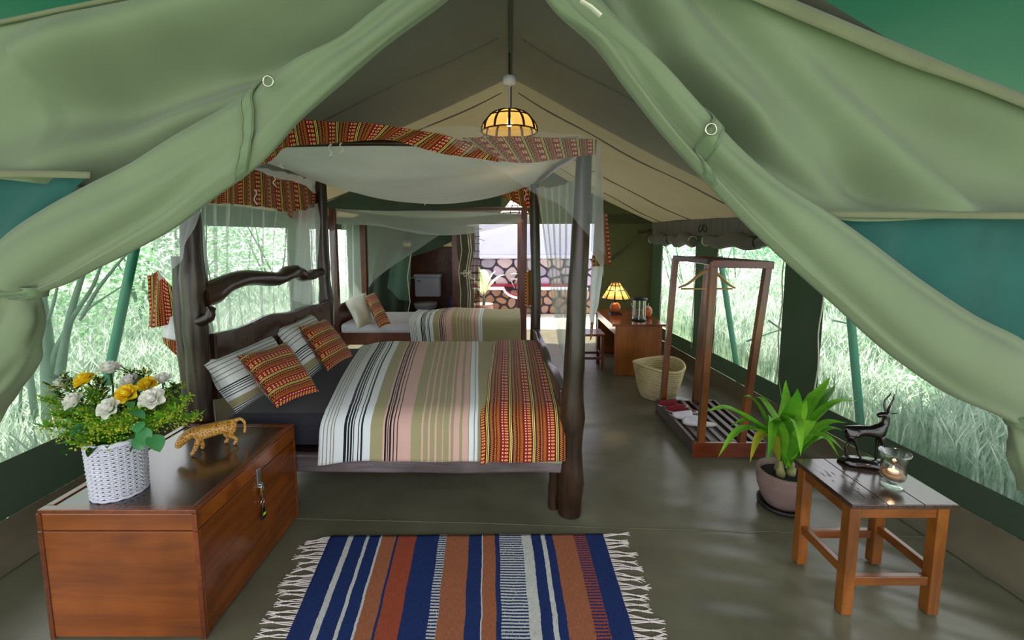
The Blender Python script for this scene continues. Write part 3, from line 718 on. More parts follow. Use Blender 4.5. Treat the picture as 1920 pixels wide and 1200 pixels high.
single('duvet', MB().grid(duvet_fn(.012, -1.36, -1.06, .27, .285, .315, .012, 2), 90, 60), M['duvet'], 'striped cream, olive and pink duvet spread over the log bed', 'duvet', solid=.016)
single('bed_runner', MB().grid(duvet_fn(.036, -.175, -.165, .29, .30, .300, .010, 5), 30, 60, .48, 2.3), M['runner'], 'red and orange printed runner laid across the bed foot', 'bed runner', solid=.006)
# pillows and cushions from their four corners
def cushion(c, thick, uw=1, vw=1, n=16, pinch=.06, seed=0):
    c = [V(x) for x in c]; mb = MB(); nrm = (c[1]-c[0]).cross(c[3]-c[0]).normalized()
    cen = (c[0]+c[1]+c[2]+c[3])/4
    for sg in (1, -1):
        def fn(s, q):
            p = c[0].lerp(c[1], s).lerp(c[3].lerp(c[2], s), q)
            a, b_ = 2*s-1, 2*q-1
            p += (cen-p)*pinch*((1-a*a)*abs(b_)**3+(1-b_*b_)*abs(a)**3)
            h = max(0, (1-a**4)*(1-b_**4))**.55
            w = noise.noise(V((s*3+seed, q*3, sg)))*.25
            return p+nrm*sg*thick/2*h*(1+w)
        mb.grid(fn, n, n, uw, vw)
    return mb
MZ = .565
def bedding(name, mat, label, cat, tl, tr, br, bl, th, uw, vw, group, zb=MZ, seed=0):
    pts = [at(*tl), at(*tr), atZ(br[0], br[1], zb), atZ(bl[0], bl[1], zb)]
    return single(name, cushion(pts, th, uw, vw, 18, .07, seed), mat, label, cat, group, weld=True)
bedding('pillow', M['pillow'], 'striped white pillow leaning on the headboard nearest the chest', 'pillow', (378, 680, 2.30), (510, 626, 2.98), (545, 716), (442, 776), .15, 1, 1, 'striped pillows', seed=1)
bedding('pillow', M['pillow'], 'striped white pillow leaning on the far end of the headboard', 'pillow', (514, 618, 3.03), (582, 588, 3.56), (636, 672), (574, 716), .15, 1, 1, 'striped pillows', seed=4)
bedding('cushion', M['redrow'], 'red and orange printed cushion on the pillow nearest the chest', 'cushion', (444, 668, 2.44), (536, 641, 2.78), (598, 734), (518, 766), .12, .45, .46, 'red printed cushions', .60, 2)
bedding('cushion', M['redrow'], 'red and orange printed cushion at the far end of the headboard', 'cushion', (560, 612, 3.08), (608, 597, 3.42), (661, 668), (614, 697), .12, .45, .46, 'red printed cushions', .60, 3)
# ------------------------------------------------------------------ mosquito net of the log bed
net = thing('mosquito_net', 'white mosquito net with red printed valance draped over the log bed', 'mosquito net', (-.7, 3.1, 2.05))
def ceil_fn(s, q):
    p = V((-1.74, 2.30, 2.10)).lerp(V((.36, 2.30, 2.085)), s).lerp(V((-1.74, 3.95, 2.06)).lerp(V((.24, 3.92, 2.05)), s), q)
    sag = math.sin(PI*s)**.8*(.05+.16*q**.7)+.012*math.sin(q*16+s*5)*math.sin(PI*s)+.01*noise.noise(V((s*4, q*9, 1)))
    return p-V((0, 0, sag))
part('canopy', MB().grid(ceil_fn, 50, 40), M['netdense'], net)
YN = 2.16
pleat = lambda k, a: (lambda s, q, p: V((0, a*math.sin(s*k+2*q)+.3*a*noise.noise(V((s*9, q*4, k))), 0)))
part('valance', sheet(MB(), [(440, 322, YN), (490, 275, YN), (545, 230, YN), (640, 228, YN), (760, 240, YN), (860, 262, YN), (938, 301, YN)], [(440, 336, YN), (500, 304, YN), (550, 274, YN), (640, 268, YN), (725, 262, YN), (830, 288, YN), (938, 304, YN)], 70, 8, pleat(30, .012), 1.5, .16), M['rednet'], net, label='red printed valance along the near edge')
part('valance', sheet(MB(), [(865, 258, YN+.06), (950, 256, YN+.06), (1040, 258, YN+.06), (1120, 262, YN+.06)], [(925, 300, YN+.06), (980, 306, YN+.06), (1050, 298, YN+.06), (1120, 288, YN+.06)], 40, 6, pleat(12, .008), .75, .12), M['rednet'], net, label='red printed valance seen through the net')
part('corner_drape', sheet(MB(), [(785, 237, YN), (860, 237, YN), (940, 241, YN), (1020, 246, YN), (1085, 254, YN), (1121, 263, YN-.02), (1127, 300, YN+.1)], [(800, 246, YN), (880, 290, YN), (945, 325, YN), (1005, 364, YN), (1060, 392, YN), (1100, 440, YN), (1136, 480, YN+.1)], 50, 26, pleat(26, .016)), M['netsheer'], net)
part('side_curtain', sheet(MB(), [(1118, 262, YN), (1126, 300, YN+.2), (1132, 340, YN+.5)], [(1108, 470, YN), (1126, 500, YN+.2), (1132, 520, YN+.5)], 14, 20, pleat(20, .01)), M['net'], net)
part('foot_curtain', sheet(MB(), [(1004, 352, 3.9), (1030, 352, 3.5), (1060, 345, 3.0), (1092, 330, 2.45)], [(1048, 640, 3.7), (1054, 662, 3.4), (1060, 690, 3.0), (1072, 720, 2.5)], 40, 30, lambda s, q, p: V((.02*math.sin(s*40+q*3)*(1-.4*q), 0, 0))), M['netthin'], net)
part('foot_valance', sheet(MB(), [(1116, 398, 2.6), (1128, 399, 2.75), (1139, 400, 2.9)], [(1112, 500, 2.6), (1130, 498, 2.75), (1145, 494, 2.9)], 14, 14, pleat(9, .02), .22, .34), M['rednet'], net)
part('foot_skirt', sheet(MB(), [(1110, 478, 2.7), (1122, 484, 2.8), (1132, 500, 2.9)], [(1106, 604, 2.7), (1113, 600, 2.8), (1120, 575, 2.9)], 10, 14, pleat(9, .02)), M['netdense'], net)
part('foot_skirt_hem', sheet(MB(), [(1108, 565, 2.75), (1113, 575, 2.8), (1117, 545, 2.95)], [(1106, 640, 2.75), (1110, 632, 2.8), (1114, 600, 2.95)], 6, 8, None, .12, .3), M['rednet'], net)
part('foot_valance', sheet(MB(), [(930, 352, 3.97), (955, 352, 3.97), (985, 345, 3.97), (1025, 350, 3.92)], [(932, 362, 3.97), (962, 378, 3.97), (990, 390, 3.97), (1024, 368, 3.92)], 16, 6, pleat(10, .01), .45, .16), M['rednet'], net)
# far foot corner: printed cloth low behind the far post
part('foot_valance', sheet(MB(), [(984, 512, 4.05), (992, 508, 4.05), (1002, 505, 4.05)], [(984, 572, 4.05), (992, 574, 4.05), (1004, 560, 4.05)], 8, 8, None, .1, .3), M['rednet'], net)
# head end
XH = -1.80
hp = lambda L: [atX(u, v, XH) for u, v in L]
part('head_valance', sheet(MB(), hp([(385, 372), (430, 340), (468, 312), (515, 322), (560, 338), (603, 352)]), hp([(385, 381), (430, 383), (470, 386), (520, 394), (568, 418), (602, 388)]), 40, 14, lambda s, q, p: V((.012*math.sin(s*40), 0, 0)), 1.3, .26), M['rednet'], net, label='red printed valance at the head end')
part('head_fold', sheet(MB(), [atX(u, v, XH+.03) for u, v in [(470, 304), (515, 314), (560, 328), (604, 340)]], [atX(u, v, XH+.03) for u, v in [(478, 318), (520, 334), (565, 345), (606, 374)]], 24, 8, lambda s, q, p: V((.01*math.sin(s*30+q*5), 0, 0))), M['netdense'], net)
part('head_curtain', sheet(MB(), hp([(362, 385), (400, 380), (450, 383), (500, 388), (550, 396), (603, 370)]), hp([(372, 640), (410, 628), (455, 622), (500, 612), (545, 600), (600, 590)]), 90, 24, lambda s, q, p: V((.022*math.sin(s*70+2*math.sin(q*3))+.015*noise.noise(V((s*12, q*2, 0))), .01*math.sin(s*50), 0))), M['netthin'], net)
part('gathered_curtain', sheet(MB(), [atX(u, v, XH+.05) for u, v in [(560, 395), (580, 392), (604, 375)]], [atX(u, v, XH+.05) for u, v in [(545, 560), (575, 570), (592, 560)]], 24, 20, lambda s, q, p: V((.015*math.sin(s*22+q*2), 0, 0))), M['net'], net)
part('gathered_curtain', sheet(MB(), [(602, 470, 4.1), (614, 440, 4.1), (628, 430, 4.1)], [(606, 655, 4.1), (616, 650, 4.1), (628, 610, 4.1)], 14, 20, pleat(16, .015)), M['net'], net)
part('near_curtain', sheet(MB(), [(283, 432, 2.2), (310, 405, 2.2), (350, 372, 2.2), (400, 330, 2.22)], [(294, 528, 2.2), (318, 516, 2.2), (342, 478, 2.2), (372, 400, 2.22)], 36, 20, pleat(20, .015)), M['net'], net)
part('head_skirt', sheet(MB(), [(276, 518, 2.42), (300, 508, 2.42), (332, 548, 2.42)], [(274, 614, 2.42), (300, 612, 2.42), (332, 604, 2.42)], 14, 12, pleat(7, .02), .28, .34), M['rednet'], net, label='red printed cloth hanging beside the head post')
part('head_skirt_lining', sheet(MB(), [(302, 600, 2.44), (332, 590, 2.44)], [(306, 644, 2.44), (332, 660, 2.44)], 8, 8, pleat(7, .01)), M['netdense'], net)
part('head_skirt_hem', sheet(MB(), [(304, 632, 2.43), (332, 640, 2.43)], [(308, 645, 2.43), (332, 668, 2.43)], 8, 4, None, .1, .1), M['rednet'], net)
for k, (u, v, Y, L) in enumerate([(514, 332, 2.95, .06), (527, 305, 2.9, .04), (618, 270, 2.28, .06), (640, 268, 2.28, .05), (798, 374, 3.9, .05), (985, 355, 3.9, .10), (478, 355, 2.9, .10)]):
    p = at(u, v, Y-.04); part('tie_ribbon', MB().tube([p+V((.01*math.sin(i*1.3+k), 0, -L*i/6)) for i in range(7)], .004, 5), M['rope'], net)
# ------------------------------------------------------------------ single bed in the back
sb = thing('single_bed', 'narrow mahogany four-poster single bed in front of the washroom', 'bed', (-1, 5.75, 0))
SNL, SNR, SFL, SFR = at(634, 640, 5.25), at(982, 640, 5.25), at(685, 560, 6.15), at(975, 560, 6.15)
for p, w in ((SNL, .075), (SNR, .07), (SFL, .075), (V((.13, 6.1, 0)), .06)):
    part('post', MB().box((p.x-w/2, p.y-w/2, 0), (p.x+w/2, p.y+w/2, 1.90)), M['mahog'], sb, bev=.006)
part('side_rail', MB().box((SNL.x, 5.22, .20), (SNR.x, 5.26, .36)), M['mahog'], sb, bev=.005)
part('side_rail', MB().box((SNL.x, 6.12, .20), (.13, 6.16, .36)), M['mahog'], sb, bev=.005)
part('headboard', MB().box((SNL.x-.02, 5.27, .25), (SNL.x+.02, 6.12, .70)), M['mahog'], sb, bev=.005)
part('canopy_rail', MB().box((SNL.x, 5.24, 1.86), (SNR.x, 5.27, 1.90)), M['mahog'], sb)
part('canopy_rail', MB().box((SNL.x-.015, 5.25, 1.86), (SNL.x+.015, 6.14, 1.90)), M['mahog'], sb)
part('bed_base', MB().box((SNL.x+.02, 5.27, .28), (.12, 6.1, .34)), M['mahog'], sb)
single('mattress', MB().box((SNL.x+.05, 5.20, .345), (.10, 6.06, .47)), M['white'], 'white sheeted mattress on the narrow single bed', 'mattress', bev=.04)
def sduv(s, q):
    prof = [V((0, 6.08, .42)), V((0, 6.02, .50)), V((0, 5.7, .53)), V((0, 5.35, .52)), V((0, 5.20, .48)), V((0, 5.165, .38)), V((0, 5.16, .24))]
    p = interp(prof, q); x = lerp(lerp(-1.32, .13, s), lerp(-1.22, .13, s), q)
    return V((x, p.y, p.z+.02*noise.noise(V((x*3, p.y*3, 0)))+.04*math.exp(-((s-.45)*5)**2)*math.sin(PI*q)))
single('duvet', MB().grid(sduv, 60, 30), M['duvet'], 'striped duvet folded over the narrow single bed', 'duvet', solid=.02)
single('pillow', cushion([at(645, 565, 5.55), at(686, 548, 5.85), atZ(700, 604, .50), atZ(672, 618, .50)], .12, 1, 1, 14, .06, 6), M['ivory'], 'plain ivory pillow propped at the head of the single bed', 'pillow', 'striped pillows', weld=True)
single('cushion', cushion([at(682, 556, 5.5), at(702, 548, 5.7), atZ(733, 608, .52), atZ(712, 616, .52)], .12, .36, .36, 14, .06, 7), M['redrow'], 'red printed cushion against the ivory pillow on the single bed', 'cushion', 'red printed cushions', weld=True)
sn = thing('mosquito_net', 'thin white mosquito net draped over the single bed posts', 'mosquito net', (-1, 5.7, 1.9))
part('canopy_drape', sheet(MB(), [(628, 387, 5.2), (700, 391, 5.2), (800, 395, 5.2), (900, 398, 5.2), (982, 401, 5.2)], [(628, 420, 5.2), (710, 424, 5.2), (800, 440, 5.2), (880, 438, 5.2), (982, 416, 5.2)], 50, 12, pleat(14, .03)), M['netthin'], sn)
part('canopy', MB().grid(lambda s, q: V((lerp(-2.12, .16, s), lerp(5.22, 6.16, q), 1.90-.10*math.sin(PI*s)*math.sin(PI*q)**.5-.02*q)), 24, 12), M['netthin'], sn)
part('tied_curtain', sheet(MB(), [(688, 418, 6.0), (730, 424, 6.0), (775, 432, 6.0), (826, 440, 6.0)], [(690, 540, 6.0), (708, 520, 6.0), (738, 498, 6.0), (822, 442, 6.0)], 30, 24, pleat(14, .03)), M['netthin'], sn)
part('head_curtain', sheet(MB(), [atX(u, v, -2.2) for u, v in [(640, 420), (660, 420), (682, 420)]], [atX(u, v, -2.2) for u, v in [(642, 555), (662, 560), (684, 550)]], 24, 18, lambda s, q, p: V((.03*math.sin(s*18), 0, 0))), M['netthin'], sn)
part('foot_curtain', sheet(MB(), [(977, 402, 5.3), (985, 402, 5.5), (992, 402, 5.7)], [(978, 515, 5.3), (986, 512, 5.5), (996, 505, 5.7)], 12, 14, pleat(9, .02)), M['netthin'], sn)
# ------------------------------------------------------------------ wooden chest
CX0, CX1, CY0, CY1, CZ = -1.79, -1.19, 1.512, 2.253, .532
ch = thing('wooden_chest', 'reddish brown varnished wooden chest with a dark top under the flower basket', 'chest', (-1.49, 1.88, 0))
LZ = .447
part('end_panel', MB().box((CX0, CY0, .006), (CX1, CY0+.02, LZ)), M['chestx'], ch, bev=.002)
part('end_panel', MB().box((CX0, CY1-.02, .006), (CX1, CY1, LZ)), M['chestx'], ch, bev=.002)
part('front_panel', MB().box((CX1-.02, CY0+.0205, .006), (CX1, CY1-.0205, LZ)), M['chesty'], ch, bev=.002)
part('back_panel', MB().box((CX0, CY0+.0205, .006), (CX0+.02, CY1-.0205, LZ)), M['chesty'], ch, bev=.002)
part('bottom_panel', MB().box((CX0+.02, CY0+.02, .006), (CX1-.02, CY1-.02, .03)), M['chesty'], ch)
for xx in (CX0-.004, CX1-.014):
    part('corner_strip', MB().box((xx, CY0-.003, 0), (xx+.018, CY0+.001, LZ)), M['chestedge'], ch)
lid = part('lid', MB().box((CX0, CY0, LZ+.004), (CX1, CY1, CZ-.012)), M['chestx'], ch, bev=.003)
part('top_veneer', MB().box((CX0+.03, CY0+.03, CZ-.0115), (CX1-.03, CY1-.03, CZ-.002)), M['chesttop'], lid)
fr = [((CX0, CY0), (CX1, CY0+.03)), ((CX0, CY1-.03), (CX1, CY1)), ((CX0, CY0+.0305), (CX0+.03, CY1-.0305)), ((CX1-.03, CY0+.0305), (CX1, CY1-.0305))]
for a, b_ in fr: part('lid_border', MB().box((a[0], a[1], CZ-.0118), (b_[0], b_[1], CZ+.003)), M['chestedge'], lid, bev=.002)
for xx in (CX0-.003, CX1-.014): part('corner_strip', MB().box((xx, CY0-.003, LZ+.004), (xx+.018, CY0+.001, CZ-.012)), M['chestedge'], lid)
hx = CX1; hy = 1.905
hs = part('hasp', MB().box((hx, hy-.014, .385), (hx+.005, hy+.014, .475)), M['steel'], ch, bev=.002, label='silver metal hasp')
part('staple', MB().tube([(hx, hy-.008, .40), (hx+.016, hy-.008, .40), (hx+.02, hy, .40), (hx+.016, hy+.008, .40), (hx, hy+.008, .40)], .003, 6), M['steel'], hs)
part('hasp_leaf', MB().lathe([(0, 0), (.012, 0), (.012, .004), (0, .004)], (hx+.006, hy, .385), 12), M['steel'], hs)
pl = thing('padlock', 'small brass padlock hanging on the chest hasp', 'padlock', (hx+.015, hy, .34))
part('body', MB().box((hx+.008, hy-.012, .345), (hx+.022, hy+.012, .375)), M['brass'], pl, bev=.002)
part('shackle', MB().tube([V((hx+.015, hy+.008*math.cos(a), .375+.018*math.sin(a))) for a in [PI*k/8 for k in range(9)]], .0025, 6), M['steel'], pl)
kf = thing('key_ring', 'steel key ring with a black fob hanging below the brass padlock', 'key ring', (hx+.015, hy, .25))
part('key', MB().box((hx+.014, hy-.004, .322), (hx+.016, hy+.004, .346)), M['steel'], kf)
part('ring', MB().tube([V((hx+.013+.002*math.sin(a), hy+.014*math.cos(a), .308+.014*math.sin(a))) for a in [2*PI*k/20 for k in range(21)]], .0018, 6, False), M['chrome'], kf)
part('link', MB().tube([(hx+.013, hy, .294), (hx+.013, hy+.002, .288), (hx+.013, hy, .280)], .003, 6), M['chrome'], kf)
fb = part('fob', MB().add([(hx+.009, hy-.008, .283), (hx+.009, hy+.008, .283), (hx+.009, hy+.019, .228), (hx+.009, hy-.019, .222), (hx+.018, hy-.008, .283), (hx+.018, hy+.008, .283), (hx+.018, hy+.019, .228), (hx+.018, hy-.019, .222)],
     [(0, 1, 2, 3), (7, 6, 5, 4), (0, 4, 5, 1), (1, 5, 6, 2), (2, 6, 7, 3), (3, 7, 4, 0)]), M['black'], kf, bev=.002)
part('sticker', MB().box((hx+.0185, hy-.009, .243), (hx+.0192, hy+.010, .255)), M['lime'], fb)
# ------------------------------------------------------------------ wicker basket with flowers
bc = atZ(226, 918, CZ+.003); bc.z = CZ-.001
bk = thing('wicker_basket', 'white painted wicker basket standing on the chest', 'basket', bc)
BH, BR = .225, .088
def brad(z): return BR*(1+.08*z/BH)
part('liner', MB().lathe([(0, .004), (.078, .004), (.085, BH-.012), (.079, BH-.012), (.072, .03), (0, .03)], bc, 40), M['wickerdark'], bk)
wv = MB(); rows = 27; ns = 26
for k in range(rows):
    z = .006+k*(BH-.012)/(rows-1); pts = []
    for i in range(ns*2+1):
        a = 2*PI*i/(ns*2); r = brad(z)+(.0045 if (i//1+k) % 2 == 0 else -.0045)+.001*noise.noise(V((i*.7, k, 0)))
        pts.append(bc+V((r*math.cos(a), r*.92*math.sin(a), z+.0012*noise.noise(V((i*.5, k*3, 1))))))
    wv.tube(pts, .0040, 5, False)
part('woven_wall', wv, M['wicker'], bk)
stk = MB()
for i in range(ns):
    a = 2*PI*(i+.5)/ns; stk.tube([bc+V((brad(z)*math.cos(a), brad(z)*.92*math.sin(a), z)) for z in (0, BH*.5, BH)], .0032, 5)
part('stakes', stk, M['wicker'], bk)
for z, r in ((BH, .007), (BH+.007, .006), (.004, .006)):
    part('rim' if z > .1 else 'foot_rim', MB().tube([bc+V((brad(z)*1.02*math.cos(a), brad(z)*.94*math.sin(a), z+.002*math.sin(a*14))) for a in [2*PI*k/60 for k in range(61)]], r, 6, False), M['wicker'], bk)
for sg in (-1, 1):
    c0 = bc+V((sg*brad(BH)*1.02, 0, BH+.002))
    part('handle', MB().tube([c0+V((sg*.035*math.sin(a), .03*math.cos(a), .018*math.sin(a))) for a in [PI*k/10 for k in range(11)]], .007, 6), M['wicker'], bk)
top = bc+V((0, 0, BH))
# roses
def petal_mesh(name, rad, h, wrap, flare, droop, mat):
    def fn(s, q):
        a = 2*s-1; w = wrap*(math.sin(PI*min(q*.8+.12, 1))**.6)*(1-.25*q*q); phi = a*w
        rho = rad*(.35+.65*q**.7)+flare*q*q*(1-.3*a*a); z = h*q-droop*q**3*(1-.35*a*a)+.06*h*abs(a)*q
        return V((rho*math.cos(phi), rho*math.sin(phi), z))
    me = MB().grid(fn, 6, 6).mesh(name); me.materials.append(mat); return me
PET = {}
for nm, mat in (('w', M['rosew']), ('y', M['rosey'])):
    PET[nm] = [petal_mesh('petal', .009, .032, 1.6, -.002, 0, mat), petal_mesh('petal', .016, .034, 1.0, .006, .004, mat), petal_mesh('petal', .022, .031, 1.0, .009, .007, mat), petal_mesh('petal', .027, .026, .95, .013, .012, mat)]
def rose(u, v, Y, kind, label, tilt, turn, sc=1, open_=4):
    p = at(u, v, Y); root = thing('rose', label, 'rose', p, 'roses in the white wicker basket')
    root.rotation_euler = (tilt, 0, turn); sc *= .96; root.scale = (sc, sc, sc)
    part('heart', MB().lathe([(.010, -.02), (.011, .0), (.008, .008), (.004, .012), (0, .012)], (0, 0, 0), 10), M['rosew'] if kind == 'w' else M['rosey'], root, local=True)
    for ri, cnt in ((0, 4), (1, 5), (2, 6), (3, 6))[:open_]:
        for k in range(cnt):
            o = part('petal', PET[kind][ri], None, root, local=True)
            o.location = (0, 0, -.018-.004*ri); o.rotation_euler = (R.uniform(-.12, .12), R.uniform(-.1, .1), 2*PI*k/cnt+ri*.6+R.uniform(-.15, .15))
    Mi = (Matrix.Translation(p) @ Matrix.Rotation(turn, 4, 'Z') @ Matrix.Rotation(tilt, 4, 'X') @ Matrix.Scale(sc, 4)).inverted()
    tip = V((0, 0, -.028)); low = Mi @ V((top.x+(p.x-top.x)*.3, top.y+(p.y-top.y)*.3, top.z-.06))
    part('stem', MB().tube([tip, tip+V((0, 0, -.05)), low.lerp(tip, .35), low], [.004, .003, .003, .003], 6), M['leafdark'], root, local=True)
    sp = MB()
    for k in range(5):
        a = 2*PI*k/5; d = V((math.cos(a), math.sin(a), 0)); q = V((-math.sin(a), math.cos(a), 0))
        sp.add([tip, tip+d*.012+q*.006+V((0, 0, .004)), tip+d*.03+V((0, 0, .0)), tip+d*.012-q*.006+V((0, 0, .004))], [(0, 1, 2, 3)])
    part('sepals', sp, M['euca'], root, local=True)
by = bc.y
for r_ in [(131, 748, by-.06, 'w', 'white rose bud at the outer edge of the bouquet, half open', .75, -.5, 1.05, 4),
           (197, 762, by-.13, 'w', 'white rose low at the front of the bouquet, centre facing out', .85, -.05, 1.12, 4),
           (281, 744, by-.10, 'w', 'fully open white rose beside the front yellow rose', .8, .35, 1.18, 4),
           (232, 735, by-.09, 'y', 'large yellow rose in the middle of the bouquet', .8, .1, 1.08, 4),
           (153, 707, by+.02, 'y', 'yellow rose opening above the half open white bud', .5, -.5, 1.05, 4),
           (275, 716, by+.03, 'y', 'yellow rose behind the fully open white rose', .6, .4, 1.0, 4),
           (203, 685, by+.06, 'w', 'topmost white rose standing above the bouquet, seen edge on', .15, .1, 1.15, 4),
           (240, 712, by+.04, 'w', 'pale white rose just behind the large yellow rose', .6, .1, 1.1, 4),
           (304, 708, by+.06, 'w', 'white rose bud nearest the bed post', .6, .7, 1.0, 3),
           (112, 715, by+.07, 'w', 'shaded white rose at the back behind the goldenrod', .5, -.6, 1.0, 4)]: rose(*r_)
# goldenrod sprays
def leafblade(base, tip, w, sag=0, n=8, fold=.25, up=V((0, 0, 1)), mid=.5):
    """a lens-shaped leaf from base to tip; returns grid mesh"""
    base, tip = V(base), V(tip); d = tip-base; side = d.cross(up).normalized() if d.cross(up).length > 1e-5 else V((1, 0, 0)); nr = side.cross(d).normalized(); L = d.length
    def fn(s, q):
        a = 2*s-1; ww = w*math.sin(PI*min(1, q**(math.log(.5)/math.log(mid))))**.8*(.98)+.0005
        return base+d*q+up*(sag*L*4*q*(1-q))+side*a*ww/2+nr*fold*abs(a)*ww
    return MB().grid(fn, 4, n)
def spray(u, v, Y, label, dens=80):
    tip = at(u, v, Y); b0 = V((lerp(top.x, tip.x, .18), lerp(top.y, tip.y, .18), top.z-.03))
    root = thing('goldenrod_spray', label, 'flower spray', b0, 'goldenrod sprays around the roses')
    midp = b0.lerp(tip, .5)+V((0, 0, .03)); ctrl = [b0, midp, tip]
    part('stem', MB().tube([interp(ctrl, i/8) for i in range(9)], [.002-.0015*i/8 for i in range(9)], 5), M['leafdark'], root)
    fm = MB(); lm = MB()
    for k in range(dens):
        q = .38+.62*R.random()**.8; p = interp(ctrl, q); spread_ = .036*(1.12-q)+.006
        c = p+V((R.gauss(0, spread_), R.gauss(0, spread_), R.gauss(0, spread_*.8))); r = R.uniform(.0028, .0052)
        fm.add([c+V((r, 0, 0)), c+V((0, r, 0)), c+V((-r, 0, 0)), c+V((0, -r, 0)), c+V((0, 0, r)), c-V((0, 0, r))], [(0, 1, 4), (1, 2, 4), (2, 3, 4), (3, 0, 4), (1, 0, 5), (2, 1, 5), (3, 2, 5), (0, 3, 5)])
        if k % 5 == 0: lm.add([p, p.lerp(c, .5)+V((.0007, 0, .0007)), c, p.lerp(c, .5)-V((.0007, 0, .0007))], [(0, 1, 2, 3)])
    for k in range(120):
        p = interp(ctrl, .1+.85*k/120); a = R.uniform(0, 2*PI); L = R.uniform(.025, .055); d = V((math.cos(a), math.sin(a), .5)).normalized()
        e = p+d*L; s_ = d.cross(V((0, 0, 1))).normalized()*.0055
        lm.add([p, p.lerp(e, .5)+s_, e, p.lerp(e, .5)-s_], [(0, 1, 2, 3)])
    part('florets', fm, M['golden'], root)['kind'] = 'stuff'; part('leaves', lm, M['leafdark'] if v < 730 else M['leaf'], root)
GL = ['reaching farthest toward the tied flap, level with the roses', 'drooping low toward the window sill', 'behind the shaded white rose at the back', 'below the half open white bud', 'hanging over the basket handle', 'hanging lowest in front of the basket rim',
      'between the half open bud and the low front rose', 'between the shaded rose and the yellow rose above the bud', 'just under the low front white rose', 'on the rim below the low front white rose', 'on the rim under the large yellow rose', 'on the rim next to the eucalyptus leaves',
      'with the longest tip, pointing at the bed post', 'highest of those pointing at the bed post', 'just above the longest one pointing at the bed post', 'beside the bud nearest the bed post', 'standing up behind the pale white rose', 'standing up behind the back yellow rose',
      'between the topmost rose and the yellow rose above the bud', 'below the fully open white rose', 'in the middle beside the low front white rose', 'between the fully open rose and the bed post', 'highest at the back above the shaded rose', 'between the large yellow rose and the eucalyptus']
for i, (u, v, dy) in enumerate([(78, 745, .0), (75, 800, -.02), (92, 720, .06), (100, 775, -.06), (120, 820, -.10), (145, 835, -.12), (150, 770, -.14), (165, 730, -.02), (205, 790, -.15), (180, 800, -.16), (232, 800, -.15),
                                (245, 790, -.14), (375, 782, .0), (355, 745, .02), (345, 765, -.06), (340, 720, .05), (245, 690, .08), (275, 692, .08), (182, 705, .05), (320, 780, -.1), (170, 760, .0), (310, 740, 0), (110, 700, .08), (255, 765, -.12)]):
    _ = ['reaching out toward the tied flap' if u < 130 else 'at the front over the basket rim' if v > 760 and u < 300 else 'reaching out toward the bed post' if u > 300 else 'among the roses'][0]
    spray(u, v, by+dy, 'goldenrod spray '+GL[i], 105)
fo = thing('rose_foliage', 'dark green rose leaves filling the basket between the flowers', 'foliage', top)
for k in range(110):
    a = R.uniform(0, 2*PI); r0 = R.uniform(.0, .08); r1 = r0+R.uniform(.03, .10); z0 = R.uniform(-.01, .10)
    p = top+V((r0*math.cos(a), r0*math.sin(a), z0)); q = top+V((r1*math.cos(a+.3), r1*math.sin(a+.3), z0+R.uniform(-.015, .07)))
    part('leaf', leafblade(p, q, R.uniform(.02, .038), .05), M['leafdark'] if k % 3 else M['euca'], fo)
eu = thing('eucalyptus_sprig', 'round eucalyptus leaves trailing over the basket rim toward the leopard', 'foliage', top)
for u, v, u2, v2, w in [(262, 790, 256, 812, .045), (268, 800, 272, 838, .05), (282, 815, 300, 848, .06), (262, 815, 262, 845, .05), (240, 770, 272, 786, .04), (235, 700+55, 250, 765, .03)]:
    part('leaf', leafblade(at(u, v, by-.12), at(u2, v2, by-.15), w, .08, 8, .1), M['euca'], eu)
# ------------------------------------------------------------------ leopard figurine
la, lb_ = atZ(372, 848, CZ), atZ(428, 833, CZ); lc = (la+lb_)/2; lc.z = CZ-.001
ang = math.atan2(la.y-lb_.y, la.x-lb_.x)
lp = thing('leopard_figurine', 'small carved leopard figurine prowling on the chest top, head lowered', 'figurine', lc, None, ang)
lp.scale = (.98, .98, .98)
pts = [(-.075, 0, .105, .026), (-.035, 0, .100, .029), (.01, 0, .098, .031), (.05, 0, .104, .029), (.078, 0, .108, .024), (.102, 0, .100, .021), (.122, 0, .080, .022), (.135, 0, .060, .015), (.142, 0, .048, .010),
       (.058, .018, .075, .014), (.068, .022, .045, .010), (.083, .022, .012, .008), (.096, .022, .007, .009),
       (.050, -.018, .075, .014), (.045, -.022, .042, .010), (.038, -.022, .012, .008), (.050, -.022, .007, .009),
       (-.080, .018, .075, .017), (-.070, .022, .052, .011), (-.096, .022, .028, .007), (-.090, .022, .008, .008), (-.078, .022, .006, .008),
       (-.076, -.018, .075, .017), (-.052, -.022, .052, .011), (-.066, -.022, .028, .007), (-.058, -.022, .008, .008), (-.046, -.022, .006, .008),
       (-.098, 0, .118, .010), (-.122, 0, .120, .007), (-.137, 0, .100, .006), (-.139, 0, .068, .0055), (-.134, 0, .040, .006)]
pts = [(x, y, z, r*1.16) for x, y, z, r in pts]
ed = [(i, i+1) for i in range(8)]+[(3, 9), (9, 10), (10, 11), (11, 12), (3, 13), (13, 14), (14, 15), (15, 16), (0, 17), (17, 18), (18, 19), (19, 20), (20, 21), (0, 22), (22, 23), (23, 24), (24, 25), (25, 26), (0, 27), (27, 28), (28, 29), (29, 30), (30, 31)]
lbody = skin('body', pts, ed, M['leopard'], lp, 2)
for s_ in (-1, 1): part('ear', MB().ball((.110, s_*.016, .101), (.005, .004, .007), 8, 5), M['leopard'], lp, local=True)
